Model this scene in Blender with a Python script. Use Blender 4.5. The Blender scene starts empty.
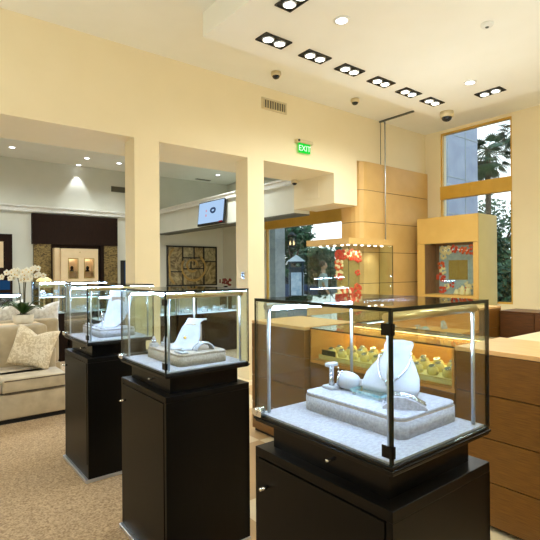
import bpy, bmesh, math, random
from mathutils import Vector, Matrix
random.seed(7)
PI = math.pi
SC = bpy.context.scene
COL = SC.collection

# ------------------------------------------------------------------ helpers
def lin(c):
    c = c / 255.0
    return c / 12.92 if c <= 0.04045 else ((c + 0.055) / 1.055) ** 2.4
def rgb(r, g, b): return (lin(r), lin(g), lin(b), 1.0)

def new_mat(name):
    m = bpy.data.materials.new(name); m.use_nodes = True
    nt = m.node_tree; nt.nodes.clear()
    out = nt.nodes.new('ShaderNodeOutputMaterial')
    return m, nt, out

def mat(name, c1, c2=None, rough=0.5, metal=0.0, scale=20.0, stretch=(1, 1, 1), bump=0.0, coat=0.0,
        tex='noise', lo=0.35, hi=0.65, detail=4.0, sheen=0.0, spec=0.5, distort=0.0):
    m, nt, out = new_mat(name)
    b = nt.nodes.new('ShaderNodeBsdfPrincipled')
    b.inputs['Roughness'].default_value = rough
    b.inputs['Metallic'].default_value = metal
    b.inputs['Coat Weight'].default_value = coat
    b.inputs['Sheen Weight'].default_value = sheen
    b.inputs['Specular IOR Level'].default_value = spec
    nt.links.new(b.outputs[0], out.inputs[0])
    if c2 is None: c2 = tuple(min(255, v * 1.04) for v in c1)
    tc = nt.nodes.new('ShaderNodeTexCoord'); mp = nt.nodes.new('ShaderNodeMapping')
    mp.inputs['Scale'].default_value = stretch
    nt.links.new(tc.outputs['Object'], mp.inputs[0])
    if tex == 'noise':
        t = nt.nodes.new('ShaderNodeTexNoise'); t.inputs['Scale'].default_value = scale
        t.inputs['Detail'].default_value = detail; t.inputs['Distortion'].default_value = distort
        fac = t.outputs[0]
    elif tex == 'voronoi':
        t = nt.nodes.new('ShaderNodeTexVoronoi'); t.inputs['Scale'].default_value = scale; fac = t.outputs['Distance']
    elif tex == 'checker':
        t = nt.nodes.new('ShaderNodeTexChecker'); t.inputs['Scale'].default_value = scale; fac = t.outputs['Fac']
    elif tex == 'wave':
        t = nt.nodes.new('ShaderNodeTexWave'); t.inputs['Scale'].default_value = scale
        t.inputs['Distortion'].default_value = distort; t.inputs['Detail'].default_value = detail; fac = t.outputs['Fac']
    elif tex == 'rings':
        t = nt.nodes.new('ShaderNodeTexWave'); t.wave_type = 'RINGS'; t.inputs['Scale'].default_value = scale
        t.inputs['Distortion'].default_value = distort; t.inputs['Detail'].default_value = detail; fac = t.outputs['Fac']
    nt.links.new(mp.outputs[0], t.inputs['Vector'])
    r = nt.nodes.new('ShaderNodeValToRGB')
    r.color_ramp.elements[0].position = lo; r.color_ramp.elements[1].position = hi
    r.color_ramp.elements[0].color = rgb(*c1); r.color_ramp.elements[1].color = rgb(*c2)
    nt.links.new(fac, r.inputs[0]); nt.links.new(r.outputs[0], b.inputs['Base Color'])
    if bump:
        bp = nt.nodes.new('ShaderNodeBump'); bp.inputs['Strength'].default_value = bump
        bp.inputs['Distance'].default_value = 0.01
        nt.links.new(fac, bp.inputs['Height']); nt.links.new(bp.outputs[0], b.inputs['Normal'])
    return m

def emit(name, c, s):
    m, nt, out = new_mat(name)
    e = nt.nodes.new('ShaderNodeEmission'); e.inputs[0].default_value = rgb(*c); e.inputs[1].default_value = s
    nt.links.new(e.outputs[0], out.inputs[0])
    return m

def glass_mat(name, tint, refl=0.04, rough=0.0):
    """clear architectural pane: tinted transmission plus a Schlick mirror term"""
    m, nt, out = new_mat(name)
    g = nt.nodes.new('ShaderNodeNewGeometry')
    d = nt.nodes.new('ShaderNodeVectorMath'); d.operation = 'DOT_PRODUCT'
    nt.links.new(g.outputs['Incoming'], d.inputs[0]); nt.links.new(g.outputs['Normal'], d.inputs[1])
    def mth(op, a, b=None):
        n = nt.nodes.new('ShaderNodeMath'); n.operation = op
        if isinstance(a, (int, float)): n.inputs[0].default_value = a
        else: nt.links.new(a, n.inputs[0])
        if b is not None:
            if isinstance(b, (int, float)): n.inputs[1].default_value = b
            else: nt.links.new(b, n.inputs[1])
        return n.outputs[0]
    c = mth('ABSOLUTE', d.outputs['Value'])
    p = mth('POWER', mth('SUBTRACT', 1.0, c), 5.0)
    f = mth('ADD', mth('MULTIPLY', p, 1 - refl), refl)
    t = nt.nodes.new('ShaderNodeBsdfTransparent'); t.inputs[0].default_value = rgb(*tint)
    gl = nt.nodes.new('ShaderNodeBsdfGlossy'); gl.inputs['Roughness'].default_value = rough
    mx = nt.nodes.new('ShaderNodeMixShader')
    nt.links.new(f, mx.inputs[0]); nt.links.new(t.outputs[0], mx.inputs[1]); nt.links.new(gl.outputs[0], mx.inputs[2])
    nt.links.new(mx.outputs[0], out.inputs[0])
    return m

class MB:
    """collects shapes into one mesh; face material index set by self.mi"""
    def __init__(s): s.bm = bmesh.new(); s.mi = 0
    def _fin(s, verts, M=None, smooth=False):
        if M is not None: bmesh.ops.transform(s.bm, matrix=M, verts=verts)
        fs = set(f for v in verts for f in v.link_faces)
        for f in fs: f.material_index = s.mi; f.smooth = smooth
        return s
    def box(s, x0, x1, y0, y1, z0, z1, bev=0.0, M=None, seg=2):
        r = bmesh.ops.create_cube(s.bm, size=1.0); vs = r['verts']
        for v in vs:
            v.co = Vector((x0 if v.co.x < 0 else x1, y0 if v.co.y < 0 else y1, z0 if v.co.z < 0 else z1))
        if bev > 0:
            es = list(set(e for v in vs for e in v.link_edges))
            n0 = set(s.bm.verts) - set(vs)
            bmesh.ops.bevel(s.bm, geom=es, offset=bev, segments=seg, affect='EDGES', profile=0.5)
            vs = [v for v in s.bm.verts if v not in n0]
            return s._fin(vs, M, True if seg > 2 else False)
        return s._fin(vs, M)
    def cyl(s, p, q, r, r2=None, n=16, cap=True, smooth=True):
        p, q = Vector(p), Vector(q); d = q - p
        res = bmesh.ops.create_cone(s.bm, cap_ends=cap, segments=n, radius1=r, radius2=r if r2 is None else r2, depth=d.length)
        M = Matrix.Translation((p + q) / 2) @ d.to_track_quat('Z', 'Y').to_matrix().to_4x4()
        s._fin(res['verts'], M, smooth)
        for f in set(f for v in res['verts'] for f in v.link_faces):
            if len(f.verts) > 4: f.smooth = False
        return s
    def ball(s, c, r, sc=(1, 1, 1), n=12, M=None):
        res = bmesh.ops.create_uvsphere(s.bm, u_segments=n + 4, v_segments=n, radius=r)
        T = Matrix.Translation(c) @ Matrix.Diagonal((*sc, 1))
        if M is not None: T = M @ T
        return s._fin(res['verts'], T, True)
    def tube(s, pts, r, n=8, closed=False):
        pts = [Vector(p) for p in pts]; rings = []; N = len(pts)
        rr = r if isinstance(r, (list, tuple)) else [r] * N
        up = None
        for i, p in enumerate(pts):
            if closed: t = pts[(i + 1) % N] - pts[i - 1]
            else: t = pts[min(i + 1, N - 1)] - pts[max(i - 1, 0)]
            t.normalize()
            if up is None: up = t.orthogonal().normalized()
            up = (up - t * up.dot(t));
            if up.length < 1e-6: up = t.orthogonal()
            up.normalize(); bi = t.cross(up)
            rings.append([s.bm.verts.new(p + (up * math.cos(2 * PI * k / n) + bi * math.sin(2 * PI * k / n)) * rr[i]) for k in range(n)])
        M = N if closed else N - 1
        for i in range(M):
            a, b = rings[i], rings[(i + 1) % N]
            for k in range(n):
                f = s.bm.faces.new((a[k], a[(k + 1) % n], b[(k + 1) % n], b[k])); f.smooth = True; f.material_index = s.mi
        if not closed:
            for rg, fl in ((rings[0], True), (rings[-1], False)):
                f = s.bm.faces.new(rg[::-1] if fl else rg); f.material_index = s.mi
        return s
    def lathe(s, prof, c=(0, 0, 0), n=24, sc=(1, 1)):
        c = Vector(c); rings = []
        for r, z in prof:
            rings.append([s.bm.verts.new(c + Vector((r * math.cos(2 * PI * k / n) * sc[0], r * math.sin(2 * PI * k / n) * sc[1], z))) for k in range(n)])
        for a, b in zip(rings, rings[1:]):
            for k in range(n):
                f = s.bm.faces.new((a[k], a[(k + 1) % n], b[(k + 1) % n], b[k])); f.smooth = True; f.material_index = s.mi
        for rg, fl in ((rings[0], True), (rings[-1], False)):
            f = s.bm.faces.new(rg[::-1] if fl else rg); f.material_index = s.mi
        return s
    def prism(s, poly, z0, z1, M=None, smooth=False):
        a = [s.bm.verts.new((x, y, z0)) for x, y in poly]; b = [s.bm.verts.new((x, y, z1)) for x, y in poly]
        n = len(poly)
        s.bm.faces.new(a[::-1]); s.bm.faces.new(b)
        for k in range(n):
            s.bm.faces.new((a[k], a[(k + 1) % n], b[(k + 1) % n], b[k]))
        s._fin(a + b, M)
        if smooth:
            for v in a:
                for f in v.link_faces:
                    if len(f.verts) == 4: f.smooth = True
        return s
    def sheet(s, rows, thick):
        """solid from a grid of points, thickened along its own normals"""
        R, C = len(rows), len(rows[0])
        P = [[Vector(p) for p in r] for r in rows]
        top = []; bot = []
        for i in range(R):
            tr = []; br = []
            for j in range(C):
                du = P[min(i + 1, R - 1)][j] - P[max(i - 1, 0)][j]; dv = P[i][min(j + 1, C - 1)] - P[i][max(j - 1, 0)]
                n = du.cross(dv); n = n.normalized() if n.length > 1e-9 else Vector((0, 0, 1))
                tr.append(s.bm.verts.new(P[i][j])); br.append(s.bm.verts.new(P[i][j] - n * thick))
            top.append(tr); bot.append(br)
        def q(*v):
            f = s.bm.faces.new(v); f.smooth = True; f.material_index = s.mi
        for i in range(R - 1):
            for j in range(C - 1):
                q(top[i][j], top[i + 1][j], top[i + 1][j + 1], top[i][j + 1]); q(bot[i][j], bot[i][j + 1], bot[i + 1][j + 1], bot[i + 1][j])
        for i in range(R - 1):
            q(top[i][0], bot[i][0], bot[i + 1][0], top[i + 1][0]); q(top[i][-1], top[i + 1][-1], bot[i + 1][-1], bot[i][-1])
        for j in range(C - 1):
            q(top[0][j], top[0][j + 1], bot[0][j + 1], bot[0][j]); q(top[-1][j], bot[-1][j], bot[-1][j + 1], top[-1][j + 1])
        return s
    def quad(s, a, b, c, d):
        f = s.bm.faces.new([s.bm.verts.new(p) for p in (a, b, c, d)]); f.material_index = s.mi
        return s
    def glass(s, x0, x1, y0, y1, z0, z1):
        """pane: material 0 on the two large faces, 1 on the rim"""
        s.box(x0, x1, y0, y1, z0, z1)
        d = [x1 - x0, y1 - y0, z1 - z0]; k = d.index(min(d))
        s.bm.faces.ensure_lookup_table()
        for f in s.bm.faces[-6:]:
            f.normal_update(); f.material_index = 0 if abs(f.normal[k]) > 0.9 else 1
        return s
    def build(s, name, m, parent=None, label=None, off=None, kind=None):
        bmesh.ops.recalc_face_normals(s.bm, faces=s.bm.faces[:])
        me = bpy.data.meshes.new(name); 
        if off is None and parent is not None:
            r = parent
            while r.parent: r = r.parent
            if r.get('_w'): off = r.location
        if off is not None: bmesh.ops.translate(s.bm, verts=s.bm.verts[:], vec=-Vector(off))
        s.bm.to_mesh(me); s.bm.free()
        for x in (m if isinstance(m, (list, tuple)) else [m]): me.materials.append(x)
        o = bpy.data.objects.new(name, me); COL.objects.link(o)
        if parent is not None:
            o.parent = parent
        elif off is not None: o.location = off
        if label: o['label'] = label
        if kind: o['kind'] = kind
        return o

def tag(o, label, cat, group=None, kind=None):
    o['label'] = label; o['category'] = cat
    if group: o['group'] = group
    if kind: o['kind'] = kind
    return o
def thing(name, label, cat, loc=(0, 0, 0), rz=0.0, group=None, world=True):
    """Empty at the base of a thing. world=True: its parts are modelled in world coordinates"""
    o = bpy.data.objects.new(name, None); COL.objects.link(o)
    o.location = loc; o.rotation_euler = (0, 0, rz); o.empty_display_size = 0.05
    if world: o['_w'] = 1
    return tag(o, label, cat, group)
def solo(name, mb, m, label, cat, loc, group=None):
    return tag(mb.build(name, m, None, off=loc), label, cat, group)
def struct(name, mb, m, parent=None):
    o = mb.build(name, m, parent)
    if parent is None: o['kind'] = 'structure'
    return o
def copy_tree(o, parent=None):
    c = o.copy(); COL.objects.link(c)
    if parent is not None: c.parent = parent
    for ch in list(o.children): copy_tree(ch, c)
    return c
def dup(o, loc, label, rz=None, group=None):
    c = copy_tree(o); c.location = loc; c['label'] = label
    if rz is not None: c.rotation_euler = (0, 0, rz)
    if group: c['group'] = group
    return c
ORD = ['first', 'second', 'third', 'fourth', 'fifth', 'sixth', 'seventh', 'eighth', 'ninth', 'tenth', 'eleventh', 'twelfth',
       'thirteenth', 'fourteenth', 'fifteenth', 'sixteenth', 'seventeenth', 'eighteenth']
def spot(name, loc, aim, watts, col=(1, .80, .52), size=110, blend=.9, rad=.05):
    l = bpy.data.lights.new(name, 'SPOT'); l.energy = watts; l.color = col; l.spot_size = math.radians(size); l.spot_blend = blend
    l.shadow_soft_size = rad
    o = bpy.data.objects.new(name, l); COL.objects.link(o); o.location = loc
    o.rotation_euler = (Vector(aim) - Vector(loc)).to_track_quat('-Z', 'Y').to_euler()
    return o

# ------------------------------------------------------------------ materials
M = {}
M['wall'] = mat('cream_paint', (234, 219, 180), (236, 221, 183), rough=.7, scale=3)
M['gwall'] = mat('pale_grey_paint', (214, 215, 202), (218, 218, 206), rough=.7, scale=3)
M['ceil'] = mat('ceiling_paint', (240, 240, 230), (242, 242, 233), rough=.8, scale=3)
M['drop'] = mat('drop_ceiling_paint', (240, 240, 230), (242, 242, 233), rough=.8, scale=3)
M['white'] = mat('white_paint', (226, 226, 220), rough=.5)
M['carpet'] = mat('tan_carpet', (146, 122, 94), (196, 170, 136), rough=.95, scale=85, bump=.7, lo=.36, hi=.64, detail=6, spec=.1)
M['tile'] = mat('stone_tile', (226, 206, 166), (190, 154, 104), rough=.35, tex='checker', scale=1.25)
M['wood'] = mat('brown_counter_wood', (104, 66, 17), (128, 85, 26), rough=.4, scale=9, stretch=(1.2, 1.2, 26), detail=6, bump=.03)
M['woodtop'] = mat('light_counter_top', (226, 178, 116), (236, 192, 132), rough=.35, scale=6, stretch=(8, 1, 1))
M['woodlit'] = mat('lit_counter_wood', (205, 140, 62), (220, 158, 78), rough=.45, scale=6, stretch=(1, 1, 14))  # counter wood as lit inside the vitrine, the glow put into its colour
M['darkwood'] = mat('dark_walnut', (26, 14, 7), (40, 23, 12), rough=.65, spec=.15, scale=7, stretch=(16, 16, 1), detail=5)
M['credenza'] = mat('dark_brown_wood', (72, 42, 16), (96, 58, 24), rough=.4, scale=8, stretch=(1, 1, 22), detail=5)
M['ebony'] = mat('black_stained_wood', (9, 7, 5), (13, 10, 7), rough=.36, scale=5, stretch=(14, 14, 1), spec=.16)
M['ebonyd'] = mat('black_stained_trim', (7, 6, 5), (10, 8, 7), rough=.25, spec=.25, scale=5)
M['groove'] = mat('shadow_gap', (12, 9, 6), rough=.8)
M['linen'] = mat('grey_linen', (160, 158, 164), (184, 182, 189), rough=.9, scale=60, stretch=(1, 2, 2), bump=.15, sheen=.2)
M['linenb'] = mat('beige_linen', (158, 144, 126), (182, 168, 150), rough=.9, scale=60, stretch=(2, 1, 2), bump=.15)
M['velvet'] = mat('white_leatherette', (178, 178, 182), (194, 194, 198), rough=.6, scale=12)
M['support'] = mat('taupe_backing', (150, 130, 110), (165, 145, 124), rough=.8)
M['chrome'] = mat('chrome', (225, 228, 232), rough=.15, metal=1)
M['steel'] = mat('satin_aluminium', (205, 212, 222), rough=.35, metal=1)
M['champ'] = mat('champagne_metal', (214, 190, 140), rough=.35, metal=1)
M['clip'] = mat('black_hinge_metal', (22, 22, 22), rough=.25, metal=.6)
M['rim'] = mat('glass_rim_green', (5, 16, 14), (9, 26, 22), rough=.2, spec=.3)
M['glass'] = glass_mat('clear_glass', (247, 251, 249), .035)
M['wglass'] = glass_mat('window_glass', (246, 250, 250), .03)
M['led'] = emit('led_white', (176, 206, 255), 135)
M['ledsoft'] = emit('led_cool', (215, 235, 255), 10)
M['ledwarm'] = emit('led_warm', (255, 230, 165), 30)
M['lamp'] = emit('spot_lamp_face', (255, 250, 238), 9)
M['lampw'] = emit('downlight_face', (250, 252, 255), 7)
M['black'] = mat('black_metal', (16, 15, 14), rough=.5)
M['silver'] = mat('diamond_silver', (232, 236, 240), (190, 195, 205), rough=.12, metal=1, scale=180)
M['gold'] = mat('gold_metal', (232, 188, 92), (244, 206, 120), rough=.25, metal=1)
M['tray'] = mat('cream_tray', (236, 222, 150), (242, 229, 162), rough=.7)
M['cush'] = mat('yellow_cushion', (238, 214, 132), (244, 222, 146), rough=.8)
M['sofa'] = mat('taupe_velvet', (166, 151, 124), (194, 178, 148), rough=.8, scale=7, detail=5, sheen=.35, bump=.08, lo=.3, hi=.7)
M['piping'] = mat('dark_piping', (84, 72, 54), rough=.8)
M['damask'] = mat('damask_fabric', (206, 190, 160), (232, 220, 196), rough=.85, scale=26, detail=2, lo=.47, hi=.53, distort=1.6, bump=.05)
M['whitefab'] = mat('white_pattern_fabric', (222, 220, 218), (246, 246, 246), rough=.85, scale=24, detail=3, lo=.42, hi=.58)
M['pot'] = mat('stone_pot', (226, 220, 204), (236, 231, 218), rough=.6)
M['leaf'] = mat('orchid_leaf', (34, 62, 24), (56, 88, 36), rough=.35, scale=14)
M['petal'] = mat('orchid_petal', (248, 244, 232), rough=.6)
M['pcore'] = mat('orchid_core', (214, 176, 70), rough=.6)
M['stem'] = mat('orchid_stem', (66, 62, 34), rough=.6)
M['soil'] = mat('dark_moss', (46, 36, 22), (64, 52, 30), rough=.95, scale=60)
M['tan'] = mat('tan_wall_panel', (206, 166, 98), (212, 173, 105), rough=.5, scale=4)
M['cab'] = mat('golden_cabinet', (208, 168, 90), (213, 174, 96), rough=.45, scale=4)
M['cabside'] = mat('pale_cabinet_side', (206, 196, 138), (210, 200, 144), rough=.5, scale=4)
M['goldtrim'] = mat('golden_mullion', (206, 160, 60), (214, 170, 72), rough=.35, scale=3)
M['goldp'] = mat('gold_textured_panel', (84, 68, 34), (146, 124, 72), rough=.5, metal=.2, scale=9, stretch=(1, 1, 2.4), detail=3, distort=2.5, lo=.45, hi=.55)
M['pale'] = mat('pale_maple', (226, 200, 158), (232, 208, 168), rough=.5, scale=5)
M['palein'] = mat('niche_lining', (206, 176, 128), rough=.6)
M['cream'] = mat('cream_laminate', (236, 218, 176), (240, 223, 182), rough=.4)
M['vent'] = mat('vent_metal', (206, 190, 150), rough=.5)
M['ventd'] = mat('vent_dark', (92, 84, 66), rough=.7)
M['ventg'] = mat('vent_grey', (92, 94, 84), rough=.6)
M['exitg'] = emit('exit_green', (20, 226, 60), 1.0)
M['exitw'] = emit('exit_letter', (235, 255, 235), 1.2)
M['screen'] = emit('screen_blue', (176, 208, 244), 0.95)
M['screend'] = emit('screen_mark', (62, 84, 122), .6)
M['screenp'] = emit('screen_pink', (226, 170, 190), .8)
M['screenr'] = emit('screen_red', (170, 30, 40), .5)
M['bluelit'] = emit('blue_panel', (40, 84, 130), .5)
M['red'] = mat('red_petal', (206, 44, 24), (228, 74, 34), rough=.5, scale=30)
M['orange'] = mat('orange_petal', (224, 88, 30), rough=.5)
M['cflower'] = mat('cream_flower', (232, 214, 160), rough=.6)
M['olive'] = mat('olive_panel', (150, 124, 56), (160, 134, 64), rough=.5)
M['sky_board'] = mat('grey_blue_board', (148, 166, 170), (170, 186, 188), rough=.6, scale=12)
M['brownp'] = mat('brown_side', (120, 84, 60), (140, 100, 72), rough=.5, scale=5, stretch=(10, 10, 1))
M['stone'] = mat('carved_stone', (104, 88, 50), (186, 170, 122), rough=.4, scale=3.2, distort=3, detail=3)
M['stone2'] = mat('cloudy_stone', (122, 116, 84), (190, 180, 142), rough=.4, scale=5, distort=2)
M['muntin'] = mat('dark_lead', (30, 30, 26), rough=.5)
M['concrete'] = mat('grey_concrete', (158, 166, 168), (176, 184, 184), rough=.8, scale=6)
M['facade'] = mat('grey_facade', (150, 158, 176), (164, 172, 188), rough=.8, scale=2)
M['asphalt'] = mat('asphalt', (86, 90, 92), (104, 108, 108), rough=.9, scale=40)
M['foliage'] = mat('tree_leaf', (34, 62, 40), (66, 104, 62), rough=.6, scale=1.2)
M['foliage2'] = mat('palm_leaf', (40, 66, 44), (72, 102, 62), rough=.5, scale=1.5)
M['bark'] = mat('bark', (70, 58, 46), (98, 84, 68), rough=.9, scale=12, stretch=(1, 1, 5), bump=.3)
M['kiosk'] = mat('kiosk_teal', (34, 50, 60), (42, 60, 70), rough=.5)
M['poster'] = mat('kiosk_poster', (150, 176, 196), (200, 214, 222), rough=.4, scale=6)
M['carb'] = mat('blue_car_paint', (46, 66, 100), rough=.25, coat=.6)
M['carw'] = mat('silver_car_paint', (190, 198, 206), rough=.25, coat=.6)
M['carglass'] = mat('car_glass', (24, 32, 38), rough=.08)
M['rubber'] = mat('tyre', (20, 20, 20), rough=.8)
M['skin'] = mat('skin', (206, 158, 128), rough=.6)
M['shirt'] = mat('grey_shirt', (196, 208, 210), (214, 224, 224), rough=.85, scale=20)
M['trouser'] = mat('dark_trousers', (40, 42, 50), rough=.85)
M['hair'] = mat('brown_hair', (84, 64, 50), (110, 88, 70), rough=.7, scale=40)
M['lantern'] = emit('lantern_glow', (255, 220, 160), 2.2)
M['irid'] = glass_mat('iridescent_glass', (222, 240, 236), .12)
M['lampshade'] = mat('gold_dome', (232, 204, 140), (240, 214, 154), rough=.5)
M['teal'] = mat('teal_stone', (96, 150, 160), (190, 220, 226), rough=.2, scale=40)
M['dial'] = mat('watch_dial', (120, 120, 104), rough=.4)
M['arc'] = mat('pale_gold_stone', (170, 140, 76), (190, 162, 98), rough=.5)
M['band'] = mat('steel_gold_band', (226, 214, 180), (200, 186, 140), rough=.3, metal=.7, scale=120)
GL = [M['glass'], M['rim']]

# ------------------------------------------------------------------ camera
eye, f_px, th, roll = 1.45, 467.277, 0.6684, -0.0067
cam = bpy.data.cameras.new('camera'); cam.sensor_width = 36; cam.lens = 36 * f_px / 540.0
cam.clip_start = .03; cam.clip_end = 300
cam.shift_y = (270.56 - 270) / 540.0
co = bpy.data.objects.new('camera', cam); COL.objects.link(co)
co.matrix_world = Matrix.Translation((0, 0, eye)) @ Matrix.Rotation(-th, 4, 'Z') @ Matrix.Rotation(PI / 2, 4, 'X') @ Matrix.Rotation(roll, 4, 'Z')
SC.camera = co

# ------------------------------------------------------------------ setting
ZC, ZD, ZL = 3.96, 3.72, 2.954       # ceiling, dropped ceiling, lintel
YW, YB, XW = 5.05, 11.5, 7.7          # dividing wall, rear wall, window wall
b = MB(); b.box(-4.2, 7.9, -3.2, 11.7, -.12, 0); struct('floor', b, M['tile'])
b = MB(); b.box(-4.0, 1.30, -3.0, 11.5, .0, .006)
b.box(1.30, 5.2, 6.4, 11.5, .0, .006); struct('floor_carpet', b, M['carpet'])
b = MB(); b.box(-4.2, 7.9, -3.2, 11.7, ZC, ZC + .12); struct('ceiling', b, M['ceil'])
b = MB(); b.box(2.31, 6.39, -3.0, 3.95, ZD, ZC - .001); struct('ceiling_drop', b, M['drop'])
b = MB(); b.box(-4.2, -4.0, -3.2, 11.7, 0, ZC); struct('wall_left', b, M['wall'])
b = MB(); b.box(-4.0, XW, -3.2, -3.0, 0, ZC); struct('wall_near', b, M['wall'])
b = MB(); b.box(-4.0, 7.9, YB, YB + .2, 0, ZC); struct('wall_back', b, M['gwall'])
# dividing wall: lintel, two piers, stub, upper part over the tan cladding
b = MB()
b.box(-4.0, 5.26, YW, 5.95, ZL, ZC); b.box(-4.0, -1.4, YW, 5.33, 0, ZL)
b.box(2.06, 2.36, YW, 5.33, 0, ZL); b.box(3.62, 3.89, YW, 5.33, 0, ZL)
b.box(5.26, 5.79, YW, 5.99, 2.487, ZC); b.box(5.79, XW, YW, 5.40, 3.225, ZC)
struct('wall_center', b, M['wall'])
# bulkhead over the entry and rear side wall
b = MB(); b.box(5.262, 5.62, 5.99, YB, 2.43, 3.03); b.box(5.62, 7.5, 5.99, YB, 2.93, 3.03); b.box(5.79, 7.5, 5.40, 5.99, 2.93, ZC); struct('wall_bulkhead', b, M['gwall'])
b = MB(); b.box(7.5, 7.9, 5.4, YB, 2.93, ZC); struct('wall_rear', b, M['gwall'])
b = MB(); b.box(5.20, 5.262, 5.99, YB - .06, 2.92, 3.0); b.box(5.17, 5.262, 5.99, YB - .06, 3.0, 3.03); struct('trim_1', b, M['white'])
b = MB(); b.box(-4.0, 5.2, YB - .06, YB, 2.80, 2.90); b.box(-4.0, 5.2, YB - .09, YB, 2.90, 2.94); struct('trim_2', b, M['white'])
b = MB(); b.box(5.262, 5.62, 5.99, YB - .001, 2.41, 2.43); struct('trim_3', b, M['ventg'])
b = MB(); b.box(7.35, 7.5, 9.5, YB, 0, 2.93); b.box(7.35, 7.5, 5.4, 5.5, 0, 2.93); struct('wall_entry', b, M['gwall'])
# window wall
b = MB()
b.box(XW, 7.9, -3.0, 3.47, 0, ZC); b.box(XW, 7.9, 4.74, 5.4, 0, ZC); b.box(XW, 7.9, 3.47, 4.74, 3.91, ZC); b.box(XW, 7.9, 3.47, 4.74, 0, .88)
struct('wall_right', b, M['wall'])
w = bpy.data.objects.new('window_1', None); COL.objects.link(w); w['kind'] = 'structure'
b = MB(); b.box(XW + .02, XW + .08, 3.47, 3.50, .88, 3.91); b.box(XW + .02, XW + .08, 4.71, 4.74, .88, 3.91); b.box(XW + .02, XW + .08, 3.5, 4.71, 3.88, 3.91); b.box(XW + .02, XW + .08, 3.5, 4.71, .88, .91)
b.build('window_frame', M['goldtrim'], w)
b = MB(); b.box(XW - .01, XW + .10, 3.47, 4.17, 2.713, 2.945); b.box(XW - .01, XW + .10, 4.175, 4.74, 2.713, 2.945); b.build('mullion_band', M['goldtrim'], w)
for z0, z1 in ((.91, 2.713), (2.945, 3.88)):
    b = MB(); b.box(XW + .045, XW + .053, 3.5, 4.71, z0, z1); b.build('pane', M['wglass'], w)
# storefront glazing
w = bpy.data.objects.new('window_2', None); COL.objects.link(w); w['kind'] = 'structure'
b = MB(); b.box(7.34, 7.46, 5.5, 9.5, 2.50, 2.93); b.box(7.38, 7.46, 5.5, 9.5, 0, .08)
for y in (5.5, 9.45): b.box(7.38, 7.44, y, y + .04, .08, 2.50)
b.build('window_frame', M['goldtrim'], w)
for y in (5.54, 7.50):
    b = MB(); b.box(7.405, 7.413, y, y + 1.945, .08, 2.50); b.build('pane', M['wglass'], w)
# tan cladding in the entry corner
prof = [(5.80, 5.40), (5.80, 5.19), (5.815, 5.11), (5.85, 5.055), (5.91, 5.015), (5.98, 5.0), (7.695, 5.0), (7.695, 5.40)]
inner = [(5.806, 5.396), (5.806, 5.19), (5.821, 5.112), (5.855, 5.06), (5.914, 5.021), (5.982, 5.006), (7.69, 5.006), (7.69, 5.396)]
b = MB()
zs = [0, .70, 1.23, 1.74, 2.232, 2.755, 3.222]
for z0, z1 in zip(zs, zs[1:]): b.prism(prof, z0 + .004, z1 - .004)
b.mi = 1; b.prism(inner, 0, 3.218)
struct('wall_panel', b, [M['tan'], M['groove']])

# access panel, vents, cameras, exit sign, track
b = MB(); b.box(5.252, 5.259, 5.38, 5.71, 2.61, 2.88, .002)
solo('access_panel', b, M['wall'], 'square paint-matched access panel in the side of the entry soffit', 'access panel', (5.255, 5.545, 2.61))
t = thing('wall_vent', 'cream louvred air vent high on the cream wall left of the exit sign', 'vent', (4.08, YW, 3.66))
b = MB(); b.box(3.86, 4.30, 5.035, 5.049, 3.79, 3.815); b.box(3.86, 4.30, 5.035, 5.049, 3.655, 3.68); b.box(3.86, 3.885, 5.035, 5.049, 3.68, 3.79); b.box(4.275, 4.30, 5.035, 5.049, 3.68, 3.79)
b.build('frame', M['vent'], t)
b = MB(); b.box(3.885, 4.275, 5.046, 5.049, 3.68, 3.79); b.build('backing', M['ventd'], t)
b = MB()
for i in range(9): b.box(3.895 + i * .043, 3.907 + i * .043, 5.034, 5.046, 3.68, 3.79)
b.build('louvre', M['vent'], t)
t = thing('wall_vent', 'grey return-air grille on the rear wall above the dark niche', 'vent', (4.28, YB, 3.43))
b = MB(); b.box(4.09, 4.47, YB - .02, YB - .001, 3.43, 3.565); b.build('frame', M['ventg'], t)
b = MB()
for i in range(5): b.box(4.105, 4.455, YB - .027, YB - .02, 3.442 + i * .024, 3.455 + i * .024)
b.build('louvre', M['ventd'], t)
t = thing('exit_sign', 'green illuminated exit sign on the cream wall above the third opening', 'exit sign', (4.6, YW, 3.15))
b = MB(); b.box(4.45, 4.76, 4.98, 5.049, 3.285, 3.335, .006); b.build('mount_bar', M['vent'], t)
b = MB(); b.cyl((4.475, 4.98, 3.312), (4.475, 4.965, 3.312), .016); b.build('test_lamp', M['black'], t)
b = MB(); b.box(4.495, 4.72, 5.004, 5.016, 3.15, 3.285); pnl = b.build('sign_panel', M['exitg'], t)
cu = bpy.data.curves.new('lettering', 'FONT'); cu.body = 'EXIT'; cu.size = .115; cu.extrude = .001; cu.align_x = 'CENTER'
cu.materials.append(M['exitw'])
tmp = bpy.data.objects.new('tmp', cu); COL.objects.link(tmp)
lm = bpy.data.meshes.new_from_object(tmp.evaluated_get(bpy.context.evaluated_depsgraph_get())); bpy.data.objects.remove(tmp); bpy.data.curves.remove(cu)
lo = bpy.data.objects.new('lettering', lm); COL.objects.link(lo); lo.parent = t
lo.location = Vector((4.608, 5.002, 3.178)) - t.location; lo.rotation_euler = (PI / 2, 0, 0)

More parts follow.
